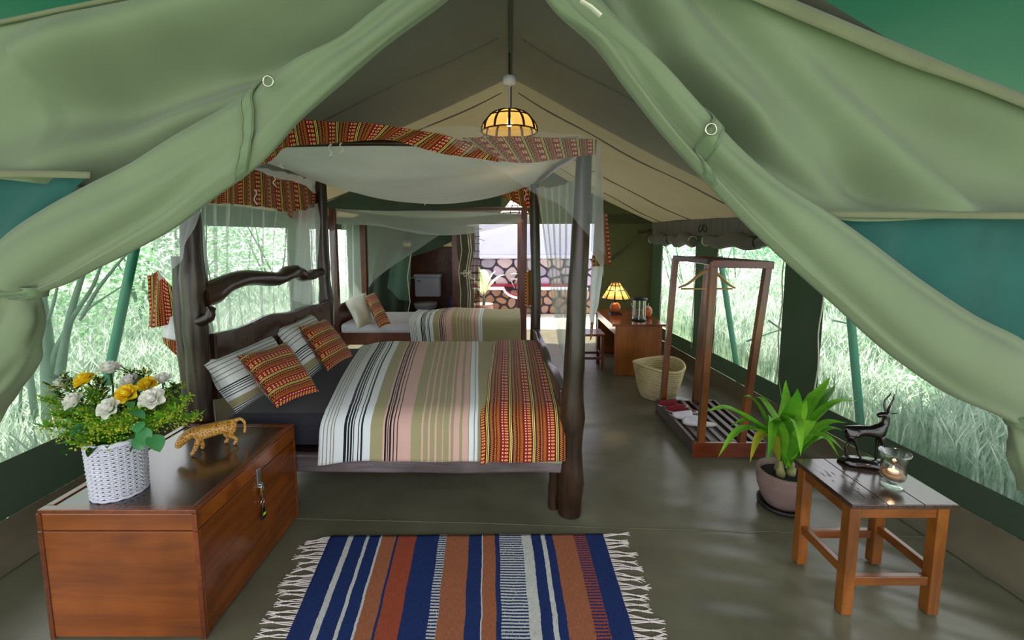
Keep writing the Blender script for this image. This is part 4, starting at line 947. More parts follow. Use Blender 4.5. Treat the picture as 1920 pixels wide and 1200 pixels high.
# ------------------------------------------------------------------ kilim rug
rg = thing('striped_rug', 'blue, orange and white striped woven rug with white fringes on the floor', 'rug', (-.2, 1.6, 0))
RTL, RTR, RBR, RBL = V((-.935, 2.07, 0)), V((.484, 2.085, 0)), V((.485, 1.15, 0)), V((-.83, 1.15, 0))
def rug_fn(s, q):
    p = RTL.lerp(RTR, s).lerp(RBL.lerp(RBR, s), q)
    return p+V((.006*noise.noise(V((q*7, s*2, 1))), .004*noise.noise(V((s*9, 0, 3))), .008+.0015*noise.noise(V((s*30, q*12, 0)))))
part('woven_field', MB().grid(rug_fn, 80, 50), M['rug'], rg, solid=.008)
for side in (0, 1):
    for k in range(34):
        q = (k+.5)/34; e = rug_fn(side, q); mb = MB(); sg = -1 if side == 0 else 1; L = R.uniform(.10, .145); dy = R.uniform(-.03, .03); knot = e+V((sg*L*.62, dy*.6, -.003))
        for st_ in range(3):
            s0 = e+V((0, (st_-1)*.008, 0)); mb.tube([s0, s0.lerp(knot, .5)+V((0, R.uniform(-.006, .006), .002)), knot], .0022, 4)
            mb.tube([knot, knot+V((sg*L*.2, dy*.2+(st_-1)*.005, -.001)), knot+V((sg*L*.38, dy*.4+(st_-1)*.012+R.uniform(-.006, .006), -.002))], [.0028, .0024, .0014], 4)
        mb.ball(knot, .0042, 6, 4); part('tassel', mb, M['tassel'], rg)
# ------------------------------------------------------------------ side table
tb = thing('side_table', 'low varnished wooden side table with a worn dark top', 'table', (1.57, 1.76, 0))
TX0, TX1, TY0, TY1, TZ = 1.358, 1.785, 1.592, 1.945, .502
for x in (TX0+.012, TX1-.058):
    for y in (TY0+.02, TY1-.06): part('leg', MB().box((x, y, 0), (x+.046, y+.044, TZ-.02)), M['oak'], tb, bev=.004)
for y in (TY0+.026, TY1-.05):
    part('apron', MB().box((TX0+.058, y, TZ-.075), (TX1-.058, y+.022, TZ-.02)), M['oakx'], tb, bev=.003)
    part('stretcher', MB().box((TX0+.058, y+.004, .125), (TX1-.058, y+.03, .165)), M['oakx'], tb, bev=.003)
for x in (TX0+.02, TX1-.045):
    part('apron', MB().box((x, TY0+.064, TZ-.075), (x+.022, TY1-.06, TZ-.02)), M['oaky'], tb, bev=.003)
    part('stretcher', MB().box((x, TY0+.064, .16), (x+.026, TY1-.06, .20)), M['oaky'], tb, bev=.003)
bx = [TX0, TX0+.145, TX0+.29, TX1]
for a, b_ in zip(bx, bx[1:]): part('top_board', MB().box((a+.0006, TY0, TZ-.0195), (b_-.0006, TY1, TZ)), M['tabletop'], tb, bev=.0025)
ckm = MB()
for k in range(16):
    x = R.uniform(TX0+.03, TX0+.17); y = R.uniform(TY0+.03, TY0+.22); L = R.uniform(.02, .06)
    ckm.tube([(x, y, TZ-.0006), (x+.004, y+L*.5, TZ-.0004), (x+R.uniform(-.004, .004), y+L, TZ-.0006)], [.0006, .0022, .0005], 5)
part('split_marks', ckm, M['black'], tb)
# ------------------------------------------------------------------ antelope carving
ac = atZ(1618, 872, TZ); ac.z = TZ-.0005
an = thing('antelope_figurine', 'dark polished carved antelope with tall horns on the side table', 'figurine', ac, None, -.25); an.scale = (1.06, 1.06, 1.1)
part('mount', MB().lathe([(0, 0), (.088, 0), (.092, .010), (.082, .024), (.05, .031), (0, .032)], (0, 0, 0), 28, 1, .42, lambda a, z: 1+.10*math.sin(5*a+z*90)+.05*math.sin(11*a)), M['ebony'], an, local=True)
ap = [(-.055, 0, .158, .024), (-.02, 0, .153, .024), (.02, 0, .152, .025), (.052, 0, .160, .024), (.066, 0, .185, .017), (.070, 0, .212, .015), (.067, 0, .233, .016), (.049, 0, .228, .013), (.034, 0, .219, .009),
      (.052, .012, .125, .011), (.050, .012, .075, .006), (.052, .012, .024, .005), (.056, -.012, .125, .011), (.064, -.012, .075, .006), (.062, -.012, .024, .005),
      (-.062, .012, .125, .015), (-.052, .012, .095, .008), (-.066, .012, .062, .005), (-.058, .012, .024, .005), (-.058, -.012, .125, .015), (-.036, -.012, .092, .008), (-.030, -.012, .062, .005), (-.012, -.012, .026, .005),
      (-.078, 0, .160, .007), (-.084, 0, .135, .005)]
ae = [(i, i+1) for i in range(8)]+[(3, 9), (9, 10), (10, 11), (3, 12), (12, 13), (13, 14), (0, 15), (15, 16), (16, 17), (17, 18), (0, 19), (19, 20), (20, 21), (21, 22), (0, 23), (23, 24)]
skin('body', ap, ae, M['ebony'], an, 2)
for s_ in (-1, 1):
    part('horn', MB().tube([(.070, s_*.006, .240), (.066, s_*.016, .262), (.070, s_*.022, .285), (.080, s_*.017, .305), (.084, s_*.010, .322)], [.0048, .0045, .0038, .003, .0012], 8), M['ebony'], an, local=True)
    part('ear', leafblade((.074, s_*.010, .236), (.094, s_*.030, .248), .012), M['ebony'], an, local=True)
# ------------------------------------------------------------------ hurricane candle glass
hc = atZ(1672, 911, TZ); hc.z = TZ+.0005
hg = thing('hurricane_glass', 'clear flared candle glass half filled with sand on the side table', 'candle holder', hc)
out_ = [(0, 0), (.046, 0), (.050, .004), (.046, .009), (.030, .016), (.026, .024), (.034, .032), (.050, .044), (.056, .062), (.055, .090), (.056, .120), (.060, .145), (.066, .165), (.069, .176)]
inn = [(.0665, .1765), (.0635, .164), (.0575, .145), (.0535, .120), (.0525, .090), (.0535, .062), (.047, .047), (.03, .036), (0, .034)]
out_ = [(r*.8, z*.86) for r, z in out_]; inn = [(r*.8, z*.86) for r, z in inn]
part('glass', MB().lathe(out_+inn, hc, 40), M['glass'], hg)
part('sand', MB().lathe([(r*.79, z*.86+.0006) for r, z in [(0, .0345), (.028, .037), (.0455, .048), (.0515, .058), (.0520, .064), (.03, .066), (0, .067)]], hc, 32), M['sand'], hg)
cd = thing('tea_light', 'small lit tea light on the sand inside the candle glass', 'candle', hc+V((0, 0, .058)))
part('wax', MB().lathe([(0, 0), (.018, 0), (.019, .010), (.017, .0105), (0, .009)], hc+V((0, 0, .0585)), 20), M['wax'], cd)
part('wick', MB().tube([hc+V((0, 0, .067)), hc+V((0, 0, .074))], .0008, 5), M['black'], cd)
part('flame', MB().lathe([(0, 0), (.003, .003), (.0035, .007), (.002, .013), (0, .018)], hc+V((0, 0, .072)), 10), M['flame'], cd)
ld = bpy.data.lights.new('candle_light', 'POINT'); ld.energy = .15; ld.color = (1, .6, .3); ld.shadow_soft_size = .006
lo_ = bpy.data.objects.new('candle_light', ld); C.objects.link(lo_); lo_.parent = cd; lo_.location = (0, 0, .03)
# ------------------------------------------------------------------ potted plant
pc = atZ(1468, 938, 0); pc.z = 0; pc = V((1.575, 2.33, 0))
pp = thing('potted_plant', 'bright green strap-leaved plant in a round clay pot by the side table', 'potted plant', pc)
part('saucer', MB().lathe([(0, 0), (.10, 0), (.125, .012), (.128, .034), (.118, .034), (.112, .016), (0, .014)], pc, 36), M['saucer'], pp)
part('pot', MB().lathe([(0, .016), (.085, .016), (.108, .06), (.130, .12), (.138, .17), (.134, .195), (.140, .208), (.139, .222), (.124, .224), (.118, .20), (.12, .17), (0, .16)], pc, 44), M['clay'], pp)
part('soil', MB().lathe([(.119, .192), (.08, .198), (0, .20)], pc, 30), M['soil'], pp)
for dx, dy, h in ((-.03, -.02, .06), (.035, -.01, .05), (.0, .04, .06)):
    b0 = pc+V((dx, dy, .19)); part('stem', MB().tube([b0, b0+V((0, 0, .02)), b0+V((dx*.2, 0, .05)), b0+V((dx*.1, 0, h)), b0+V((dx*.2, 0, h+.04))], [.022, .026, .02, .014, .01], 10, True, .2, dx*50), M['plantstem'], pp)
def strap(base, tip, w, arch, droop=0, mat=None, n=14):
    base, tip = V(base), V(tip); d = tip-base; hz = V((d.x, d.y, 0)); L = d.length
    side = V((-hz.y, hz.x, 0)).normalized() if hz.length > .02 else V((1, 0, 0))
    ctrl = [base, base.lerp(tip, .33)+V((0, 0, arch*L)), base.lerp(tip, .70)+V((0, 0, arch*L*.95+.02*L)), tip]
    def fn(s, q):
        a = 2*s-1; ww = 1.08*w*(math.sin(PI*min(1, q**.8))**.95)+.012*(1-q)**2
        c = interp(ctrl, q); return c+side*a*ww/2+V((0, 0, abs(a)*ww*.28))+side*.006*math.sin(q*9+w*300)
    return MB().grid(fn, 6, n)
tips = [(1322, 772, 2.12, .075, .12), (1392, 742, 2.35, .06, .18), (1412, 745, 2.5, .05, .22), (1345, 858, 2.02, .055, .22), (1405, 868, 2.05, .055, .30), (1455, 690, 2.36, .06, .0), (1476, 712, 2.55, .06, .0), (1495, 728, 2.15, .085, .0),
        (1522, 735, 2.45, .06, .02), (1557, 706, 2.5, .075, .03), (1566, 722, 2.62, .075, .06), (1606, 750, 2.45, .05, .12), (1588, 792, 2.25, .07, .14), (1585, 808, 2.35, .05, .16), (1582, 846, 2.12, .06, .26), (1574, 858, 2.45, .045, .30),
        (1436, 866, 1.98, .06, .34), (1502, 856, 1.97, .065, .42), (1370, 800, 2.2, .05, .20), (1480, 760, 2.1, .07, .05), (1440, 790, 2.06, .06, .15), (1530, 790, 2.08, .07, .12), (1535, 770, 2.6, .07, .1), (1410, 800, 2.5, .05, .2), (1515, 750, 2.2, .07, .03)]
for i, (u, v, Y, w, arch) in enumerate(tips):
    b0 = pc+V((.03*math.cos(i*2.4), .03*math.sin(i*2.4), 0.245+.03*(i % 3)))
    part('leaf', strap(b0, at(u, v, Y), w, arch), M['leafyellow'] if i == 4 else M['leafdeep'] if i % 3 == 1 else M['leaf'], pp)
# ------------------------------------------------------------------ clothes rack
rk = thing('clothes_rack', 'open wooden clothes rack with a slatted base by the window', 'clothes rack', (1.6, 3.2, 0))
BX0, BX1, BY0, BY1 = 1.285, 1.80, 2.86, 3.66
for (x0, y0, x1, y1, h) in ((1.345, 2.885, 1.375, 2.885, 1.39), (1.625, 2.885, 1.745, 2.885, 1.375), (1.335, 3.62, 1.40, 3.62, 1.37), (1.62, 3.62, 1.68, 3.62, 1.37)):
    part('leg', MB().bar((x0, y0, 0), (x1, y1, h), .045, .042, (0, 1, 0)), M['rackz'], rk, bev=.003)
for y in (BY0, BY1-.03): part('base_rail', MB().box((BX0, y, .005), (BX1, y+.022, .115)), M['rackx'], rk, bev=.003)
for x in (BX0, BX1-.022): part('base_rail', MB().box((x, BY0+.023, .03), (x+.022, BY1-.031, .125)), M['racky'], rk, bev=.003)
for k in range(6):
    x = BX0+.055+k*.075; part('slat', MB().box((x, BY0+.023, .10), (x+.036, BY1-.031, .118)), M['racky'], rk, bev=.002)
part('top_rail', MB().bar((1.36, 2.885, 1.375), (1.775, 2.885, 1.365), .045, .05), M['rackx'], rk, bev=.003)
part('top_rail', MB().bar((1.385, 3.62, 1.365), (1.70, 3.62, 1.365), .045, .045), M['rackx'], rk, bev=.003)
part('top_rail', MB().bar((1.362, 2.91, 1.385), (1.39, 3.6, 1.378), .04, .035), M['racky'], rk, bev=.003)
part('top_rail', MB().bar((1.75, 2.91, 1.375), (1.675, 3.6, 1.37), .04, .035), M['racky'], rk, bev=.003)
part('hanging_bar', MB().tube([(1.50, 2.89, 1.352), (1.50, 3.61, 1.352)], .010, 10), M['chrome'], rk)
hg2 = thing('coat_hanger', 'pale wooden coat hanger on the clothes rack bar', 'coat hanger', (1.50, 3.22, 1.3))
HX, HY = 1.50, 3.22
part('hook', MB().tube([V((HX+.016*math.cos(a), HY, 1.349+.016*math.sin(a))) for a in [PI*1.0-PI*1.2*k/10 for k in range(11)]]+[V((HX+.004, HY, 1.318)), V((HX, HY, 1.300))], .0022, 6), M['chrome'], hg2)
body = [V((HX-.215, HY+.02, 1.165)), V((HX-.15, HY, 1.20)), V((HX-.08, HY-.008, 1.262)), V((HX-.03, HY-.01, 1.297)), V((HX+.03, HY-.01, 1.297)), V((HX+.08, HY-.008, 1.262)), V((HX+.15, HY, 1.20)), V((HX+.215, HY+.02, 1.165))]
part('shoulder', MB().tube([interp(body, i/28) for i in range(29)], [.011+.010*math.sin(PI*i/28) for i in range(29)], 10, True, 0, 0, .6), M['hangerw'], hg2)
part('trouser_bar', MB().tube([(HX-.195, HY+.015, 1.158), (HX+.195, HY+.015, 1.158)], .007, 8), M['hangerw'], hg2)
# slippers
def slipper(x, y, rz, mat, label, group):
    root = thing('slipper', label, 'slipper', (x, y, .119), group, rz)
    def outline(a): return V((.125*math.cos(a), (.043+.008*math.cos(a))*math.sin(a), 0))
    mb = MB(); n_ = 28; vs = [outline(2*PI*k/n_) for k in range(n_)]
    mb.add(vs+[v+V((0, 0, .012)) for v in vs], [tuple(reversed(range(n_))), tuple(range(n_, 2*n_))]+[(k, (k+1) % n_, n_+(k+1) % n_, n_+k) for k in range(n_)])
    part('sole', mb, M['sole'], root, local=True)
    def up(s, q):
        xx = lerp(-.02, .122, q); w = (.05)*math.sqrt(max(.02, 1-(xx/.126)**2))*1.02; a = PI*s
        h = .048*(1-.55*q)
        return V((xx, -w*math.cos(a), .010+h*math.sin(a)))
    part('upper', MB().grid(up, 14, 10), mat, root, local=True, solid=.004)
    part('insole', MB().lathe([(.036, .0), (0, .002)], (0, 0, .0125), 20, 3.1, 1.05), mat, root, local=True)
a1 = atZ(1272, 766, .13); a2 = atZ(1300, 774, .13); a3 = atZ(1291, 788, .13); a4 = atZ(1316, 795, .13)
slipper(1.385, 3.50, 2.95, M['redfelt'], 'burgundy felt slipper farthest along the slatted rack base', 'slippers on the rack')
slipper(1.415, 3.385, 2.95, M['redfelt'], 'burgundy felt slipper next to the white slippers', 'slippers on the rack')
slipper(1.42, 3.265, 2.95, M['whitefelt'], 'white towelling slipper next to the burgundy slippers', 'slippers on the rack')
slipper(1.455, 3.15, 2.95, M['whitefelt'], 'white towelling slipper nearest the potted plant', 'slippers on the rack')
# ------------------------------------------------------------------ palm basket
pb = V((1.445, 4.05, 0)); pbk = thing('palm_basket', 'round woven palm leaf basket on the floor by the desk', 'basket', pb)
prof = [(.15, .0), (.165, .02), (.19, .10), (.215, .20), (.232, .30)]
mbw = MB()
for k in range(15):
    q = k/14; z = .010+q*.30; r = lerp(.155, .232, q**.8); mbw.tube([pb+V((r*math.cos(a), r*math.sin(a), z+(.02*math.sin(2*a+.5)*q)+.003*math.sin(a*30+k*2))) for a in [2*PI*i/60 for i in range(61)]], .0125, 6, False)
part('coiled_wall', mbw, M['palm'], pbk)
part('floor_disc', MB().lathe([(0, .006), (.155, .006), (.155, .014), (0, .016)], pb, 30), M['palm'], pbk)
part('rim_braid', MB().tube([pb+V((.236*math.cos(a), .236*math.sin(a), .318+.02*math.sin(2*a+.5)+.003*math.sin(a*40))) for a in [2*PI*i/80 for i in range(81)]], .013, 6, False), M['palm'], pbk)
# ------------------------------------------------------------------ desk, stool, lamp, flask
dk = thing('desk', 'brown wooden desk with a solid end panel at the far wall', 'desk', (1.4, 5.1, 0))
DX0, DX1, DY0, DY1, DZ = 1.15, 1.70, 4.63, 5.60, .585
part('end_panel', MB().box((DX0+.01, DY0, 0), (DX1-.02, DY0+.03, DZ-.02)), M['desk'], dk, bev=.003)
part('end_panel', MB().box((DX0+.01, DY1-.03, 0), (DX1-.02, DY1, DZ-.02)), M['desk'], dk, bev=.003)
part('back_panel', MB().box((DX1-.05, DY0+.031, .1), (DX1-.03, DY1-.031, DZ-.02)), M['desk'], dk)
part('desk_top', MB().box((DX0-.03, DY0-.02, DZ-.02), (DX1+.02, DY1+.02, DZ+.004)), M['desktop'], dk, bev=.003)
part('drawer_rail', MB().box((DX0+.01, DY0+.031, DZ-.12), (DX0+.03, DY1-.031, DZ-.021)), M['desk'], dk)
sl = thing('stool', 'small dark red wooden stool beside the desk', 'stool', (.98, 4.98, 0))
for x in (.85, 1.07):
    for y in (4.86, 5.10): part('leg', MB().box((x-.018, y-.018, 0), (x+.018, y+.018, .40)), M['mahog'], sl, bev=.003)
part('seat', MB().box((.82, 4.83, .40), (1.10, 5.13, .425)), M['desktop'], sl, bev=.005)
for y in (4.86, 5.10): part('stretcher', MB().box((.868, y-.01, .12), (1.052, y+.01, .15)), M['mahog'], sl)
for x in (.85, 1.07): part('stretcher', MB().box((x-.01, 4.878, .16), (x+.01, 5.082, .19)), M['mahog'], sl)
def point(name, loc, e, col, parent, r=.03):
    d = bpy.data.lights.new(name, 'POINT'); d.energy = e; d.color = col; d.shadow_soft_size = r
    o = bpy.data.objects.new(name, d); C.objects.link(o); o.parent = parent
    base = V(parent.location); o.location = V(loc)-base; return o
def cone_shade(root, c, r0, r1, z0, z1, nseg, mat, dome=False):
    nr = 3
    def pr(q):
        if dome: a = q*PI/2*.92; return r1*math.cos(a)+.012, z0+(z1-z0)*math.sin(a)/math.sin(PI/2*.92)
        return lerp(r1, r0, q), lerp(z0, z1, q)
    for k in range(nseg):
        a0, a1 = 2*PI*(k+.10)/nseg, 2*PI*(k+.90)/nseg
        for (q0, q1) in ((.04, .50), (.56, .78), (.82, .97)):
            def fn(s, q):
                rr_, zz = pr(lerp(q0, q1, q)); a = lerp(a0, a1, s); return c+V((rr_*math.cos(a), rr_*math.sin(a), zz))
            part('panel', MB().grid(fn, 2, 3), mat, root)
        part('rib', MB().tube([c+V((pr(q)[0]*1.01*math.cos(2*PI*k/nseg), pr(q)[0]*1.01*math.sin(2*PI*k/nseg), pr(q)[1])) for q in [i/6 for i in range(7)]], .006 if not dome else .009, 5), M['darkstrip'], root)
    for q in (0.01, .53, .80, .99):
        rr_, zz = pr(q); part('hoop', MB().tube([c+V((rr_*1.01*math.cos(a), rr_*1.01*math.sin(a), zz)) for a in [2*PI*i/(nseg*2) for i in range(nseg*2+1)]], .005, 5, False), M['darkstrip'], root)
tc = V((1.30, 5.22, DZ+.004)); tl = thing('table_lamp', 'lit table lamp with a woven conical shade and orange ball base', 'lamp', tc)
part('foot', MB().box(tc+V((-.07, -.07, 0)), tc+V((.07, .07, .02))), M['black'], tl, bev=.004)
part('ball', MB().ball(tc+V((0, 0, .085)), .066, 18, 12), M['orange'], tl)
part('neck', MB().tube([tc+V((0, 0, .14)), tc+V((0, 0, .26))], [.022, .016], 10), M['black'], tl)
cone_shade(tl, tc, .05, .178, .20, .40, 10, M['shadelit'])
part('bulb', MB().ball(tc+V((0, 0, .30)), .022, 10, 8), M['bulb'], tl)
point('table_lamp_light', tc+V((0, 0, .255)), 5, (1, .72, .35), tl, .02)
jc = V((1.485, 4.86, DZ+.0045)); jr = thing('glass_lantern', 'small steel and glass storm lantern on the desk', 'lantern', jc)
part('base', MB().lathe([(0, 0), (.085, 0), (.085, .018), (0, .02)], jc, 24), M['black'], jr)
part('cap', MB().lathe([(0, .235), (.09, .235), (.09, .255), (.03, .262), (0, .262)], jc, 24), M['black'], jr)
for k in range(6):
    a = 2*PI*k/6+.2; part('bar', MB().tube([jc+V((.075*math.cos(a), .075*math.sin(a), .018)), jc+V((.075*math.cos(a), .075*math.sin(a), .237))], .009, 8), M['chrome'], jr)
part('chimney', MB().lathe([(.055, .018), (.055, .236)], jc, 24), M['glass'], jr)
part('handle', MB().tube([jc+V((.10*math.cos(a), -.03, .20-.08*math.sin(a))) for a in [PI*k/12 for k in range(13)]], .003, 6), M['steel'], jr)
single('gourd', MB().ball(V((1.63, 5.02, DZ+.075)), (.06, .06, .07), 16, 12), M['orange'], 'round orange gourd behind the storm lantern', 'ornament')
# ------------------------------------------------------------------ pendant lamps
pdc = V((-.007, 3.0, 0)); pd = thing('pendant_lamp', 'woven dome pendant lamp glowing above the log bed canopy', 'lamp', (pdc.x, pdc.y, 2.75))
part('cord', MB().tube([pdc+V((0, 0, 2.78)), pdc+V((0, 0, 2.61))], .006, 6), M['black'], pd)
part('ceiling_rose', MB().lathe([(0, 2.57), (.040, 2.575), (.048, 2.60), (.046, 2.625), (.02, 2.63), (0, 2.63)], pdc, 24), M['ceramic'], pd)
part('flex', MB().tube([pdc+V((0, 0, 2.575)), pdc+V((0, 0, 2.40))], .006, 8), M['ceramic'], pd)
cone_shade(pd, pdc, .02, .175, 2.265, 2.408, 12, M['shadelit'], True)
part('bulb', MB().ball(pdc+V((0, 0, 2.33)), .028, 10, 8), M['bulb'], pd)
point('pendant_light', pdc+V((0, 0, 2.275)), 1.2, (1, .74, .38), pd, .03)
p2 = V((.058, 5.75, 0)); pd2 = thing('pendant_lamp', 'white conical pendant lamp with dark stripes over the single bed', 'lamp', (p2.x, p2.y, 2.2))
part('flex', MB().tube([p2+V((0, 0, 2.68)), p2+V((0, 0, 2.02))], .005, 6), M['ceramic'], pd2)
cone_shade(pd2, p2, .05, .19, 1.85, 2.03, 10, M['shadewhite'])
point('far_pendant_light', p2+V((0, 0, 1.92)), 7, (1, .95, .9), pd2, .03)
M['meshfold'] = cloth('pale_green_fold', '#5d7a68', .2, .85, .15)
# ------------------------------------------------------------------ washroom and courtyard behind the tent
struct('floor_2', MB().box((-2.6, 7.0, -.06), (2.45, 8.6, -.012)), M['paving'])
jb = MB().box((-.86, 6.26, 0), (-.69, 6.34, 1.72)); struct('trim_4', jb, M['mahog'], bev=.006)
pw = struct('wall_washroom', MB().box((-2.4, 7.62, 0), (-.80, 7.66, 1.36)), M['panel'])
sw = MB(); wall_piece(sw, -2.45, 6.55, -2.45, 7.66, 0, 1.9, .03, 8, 10, 20); struct('wall_washroom_side', sw, M['wall'])
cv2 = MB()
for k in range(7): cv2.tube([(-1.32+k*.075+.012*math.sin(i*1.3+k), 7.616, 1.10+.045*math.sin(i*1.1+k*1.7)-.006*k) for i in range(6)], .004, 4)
part('reflection_scribble', cv2, plain('gold_reflection', '#a8762a', .5), pw)  # light reflections on the lacquered panel, put in as gold-coloured squiggles
part('side_board', MB().box((-.84, 6.36, 0), (-.80, 7.66, 1.36)), M['panel'], pw)
th2 = MB()
for k in range(160):
    x = R.uniform(-2.4, -.75); y = R.uniform(6.7, 7.75); th2.bar((x, y, 1.86-.45*(y-6.7)), (x+R.uniform(-.35, .35), y+.3, 1.72-.45*(y-6.7)+R.uniform(-.03, .03)), .012, .008)
th2.grid(lambda s, q: V((lerp(-2.5, -.7, s), lerp(6.62, 7.8, q), 1.93-.58*q)), 6, 6)
struct('ceiling_2', th2, M['thatch'])
tz = V((-1.43, 7.28, 0)); to = thing('toilet', 'white ceramic toilet with a square cistern in the washroom', 'toilet', tz)
part('cistern', MB().box(tz+V((-.225, .02, .50)), tz+V((.225, .20, .84))), M['ceramic'], to, bev=.03)
part('cistern_lid', MB().box(tz+V((-.24, .01, .84)), tz+V((.24, .21, .89))), M['ceramic'], to, bev=.015)
part('flush_lever', MB().tube([tz+V((-.17, .015, .79)), tz+V((-.17, -.01, .79)), tz+V((-.10, -.01, .765))], .010, 6), M['chrome'], to)
part('seat', MB().lathe([(0, .40), (.195, .40), (.20, .415), (.19, .43), (0, .432)], tz+V((0, -.16, 0)), 28, 1, 1.2), M['ceramic'], to)
part('bowl', MB().lathe([(.10, .0), (.105, .06), (.095, .16), (.12, .26), (.185, .35), (.195, .395), (0, .398)], tz+V((0, -.14, 0)), 28, 1, 1.15), M['ceramic'], to)
part('water_pipe', MB().tube([tz+V((-.23, .1, .82)), tz+V((-.36, .12, .82)), tz+V((-.40, .25, .82))], .012, 8), M['ceramic'], to)
single('toilet_roll_holder', MB().lathe([(0, 0), (.055, 0), (.055, .28), (0, .28)], (-1.02, 7.45, .22), 18), plain('blue_plastic', '#5a72b0', .4), 'blue cylinder holder standing beside the toilet', 'holder')
# dark canvas curtain beside the toilet, knotted low
cu = thing('canvas_curtain', 'dark green canvas curtain gathered beside the toilet', 'curtain', at(745, 610, 6.45))
part('drape', sheet(MB(), [(692, 540, 6.42), (715, 510, 6.42), (745, 478, 6.42), (772, 470, 6.42)], [(690, 640, 6.42), (720, 640, 6.42), (745, 640, 6.42), (762, 612, 6.42)], 30, 20, lambda s, q, p: V((0, .03*math.sin(s*16+q), 0))), M['wall'], cu, solid=.004)
part('tied_fold', sheet(MB(), [(735, 476, 6.36), (755, 474, 6.36), (771, 474, 6.36)], [(726, 540, 6.36), (748, 560, 6.36), (768, 566, 6.36)], 16, 16, lambda s, q, p: V((0, .03*math.sin(s*9), 0))), M['meshfold'], cu)
part('edge_tape', MB().tube([at(771, 474, 6.34), at(764, 520, 6.34), at(769, 566, 6.34), at(760, 610, 6.34)], .008, 5), M['trim'], cu)
# header flap across the washroom doorway
struct('trim_5', sheet(MB(), [(770, 420, 6.36), (820, 425, 6.36), (866, 425, 6.33)], [(770, 482, 6.36), (820, 466, 6.36), (862, 444, 6.33)], 16, 8, lambda s, q, p: V((0, .02*math.sin(s*9), 0))), M['wall'])
# tied canvas curtain right of the jamb
tcu = thing('canvas_curtain', 'grey-brown canvas door curtain tied with white tape beside the jamb', 'curtain', at(872, 600, 6.2))
def tied(s, q):
    pinch = 1-.55*math.exp(-((q-.5)*7)**2); c = at(lerp(873, 872, q), lerp(425, 598, q), 6.2); a = 2*PI*s
    return c+V((.115*pinch*math.cos(a)*(1+.18*math.sin(5*a)), .06*pinch*math.sin(a)*(1+.2*math.sin(4*a)), 0))
part('drape', MB().grid(tied, 40, 24), cloth('grey_canvas', '#585040', .1, .85, .15), tcu)
part('tie_tape', MB().tube([at(872, 512, 6.2)+V((.06*math.cos(a), .04*math.sin(a), .005*math.sin(3*a))) for a in [2*PI*k/16 for k in range(17)]], .012, 6, False), M['trim'], tcu)
part('bow', MB().tube([at(876, 510, 6.12)+V((.05*math.sin(a), 0, .045*math.sin(2*a)-.02)) for a in [2*PI*k/20 for k in range(21)]], .007, 5), M['trim'], tcu)
for uu in (866, 880, 884): part('edge_tape', MB().tube([at(uu-4, 430, 6.11), at(uu, 470, 6.11), at(uu-6, 508, 6.12), at(uu-2, 550, 6.11), at(uu-4, 597, 6.11)], .006, 5), M['trim'], tcu)
# reed screen
rs = thing('reed_screen', 'dark reed screen standing at the courtyard edge', 'screen', (-.66, 7.05, 0))
for k in range(9):
    x = -.70+k*.022; part('reed', MB().tube([(x, 7.05+.01*math.sin(k), 0), (x+.004, 7.05, .8), (x, 7.05, 1.75)], .010, 6), M['reed'], rs)
for k in range(14): part('cross_tie', MB().bar((-.715, 7.035, .1+k*.12), (-.50, 7.035, .1+k*.12), .006, .012), M['darkstrip'], rs)
# stone wall with sink shelf: Voronoi stones proud of dark mortar
YS = 8.45
stw = struct('wall_stone', MB().box((-1.1, YS, -.02), (2.42, YS+.25, 1.10)), M['mortar'])
def clip(poly, p, n_):
    out = []
    for i in range(len(poly)):
        a, b_ = poly[i], poly[(i+1) % len(poly)]; da = (a[0]-p[0])*n_[0]+(a[1]-p[1])*n_[1]; db = (b_[0]-p[0])*n_[0]+(b_[1]-p[1])*n_[1]
        if da <= 0: out.append(a)
        if da*db < 0: q = da/(da-db); out.append((a[0]+(b_[0]-a[0])*q, a[1]+(b_[1]-a[1])*q))
    return out
def stones(x0, x1, z0, z1, step, mats, seed):
    r = random.Random(seed); pts = []
    ny = int((z1-z0)/step)+1; nx = int((x1-x0)/step)+1
    for j in range(ny):
        for i in range(nx): pts.append((x0+(i+.5+(.5 if j % 2 else 0)+r.uniform(-.35, .35))*step, z0+(j+.5+r.uniform(-.3, .3))*(z1-z0)/ny))
    for k, p in enumerate(pts):
        poly = [(x0, z0), (x1, z0), (x1, z1), (x0, z1)]
        for q in pts:
            if q is p: continue
            d = (q[0]-p[0], q[1]-p[1]); L = math.hypot(*d)
            if L > step*3: continue
            poly = clip(poly, ((p[0]+q[0])/2-d[0]/L*.014, (p[1]+q[1])/2-d[1]/L*.014), d)
            if len(poly) < 3: break
        if len(poly) < 3: continue
        # rounded corners by one Chaikin pass
        ch_ = []
        for i in range(len(poly)):
            a, b_ = poly[i], poly[(i+1) % len(poly)]; ch_ += [(a[0]*.75+b_[0]*.25, a[1]*.75+b_[1]*.25), (a[0]*.25+b_[0]*.75, a[1]*.25+b_[1]*.75)]
        n_ = len(ch_); dp = r.uniform(.02, .045); cx = sum(a[0] for a in ch_)/n_; cz = sum(a[1] for a in ch_)/n_
        vs = [V((a[0], YS+.005, a[1])) for a in ch_]+[V((lerp(a[0], cx, .12), YS-dp, lerp(a[1], cz, .12))) for a in ch_]
        part('stone', MB().add(vs, [tuple(range(n_, 2*n_))]+[(i, (i+1) % n_, n_+(i+1) % n_, n_+i) for i in range(n_)]), mats[r.randrange(len(mats))], stw)
mu = [plain('lilac_stone', '#b7a6ba', .8, .15, 6, .3, 30), plain('pinkish_stone', '#c4aeb4', .8, .15, 6, .3, 30), plain('grey_stone', '#9a93a6', .8, .15, 6, .3, 30)]
ml = [plain('tan_stone', '#b08a70', .8, .15, 6, .3, 30), plain('brown_stone', '#9c7866', .8, .15, 6, .3, 30), plain('rose_stone', '#b39086', .8, .15, 6, .3, 30)]
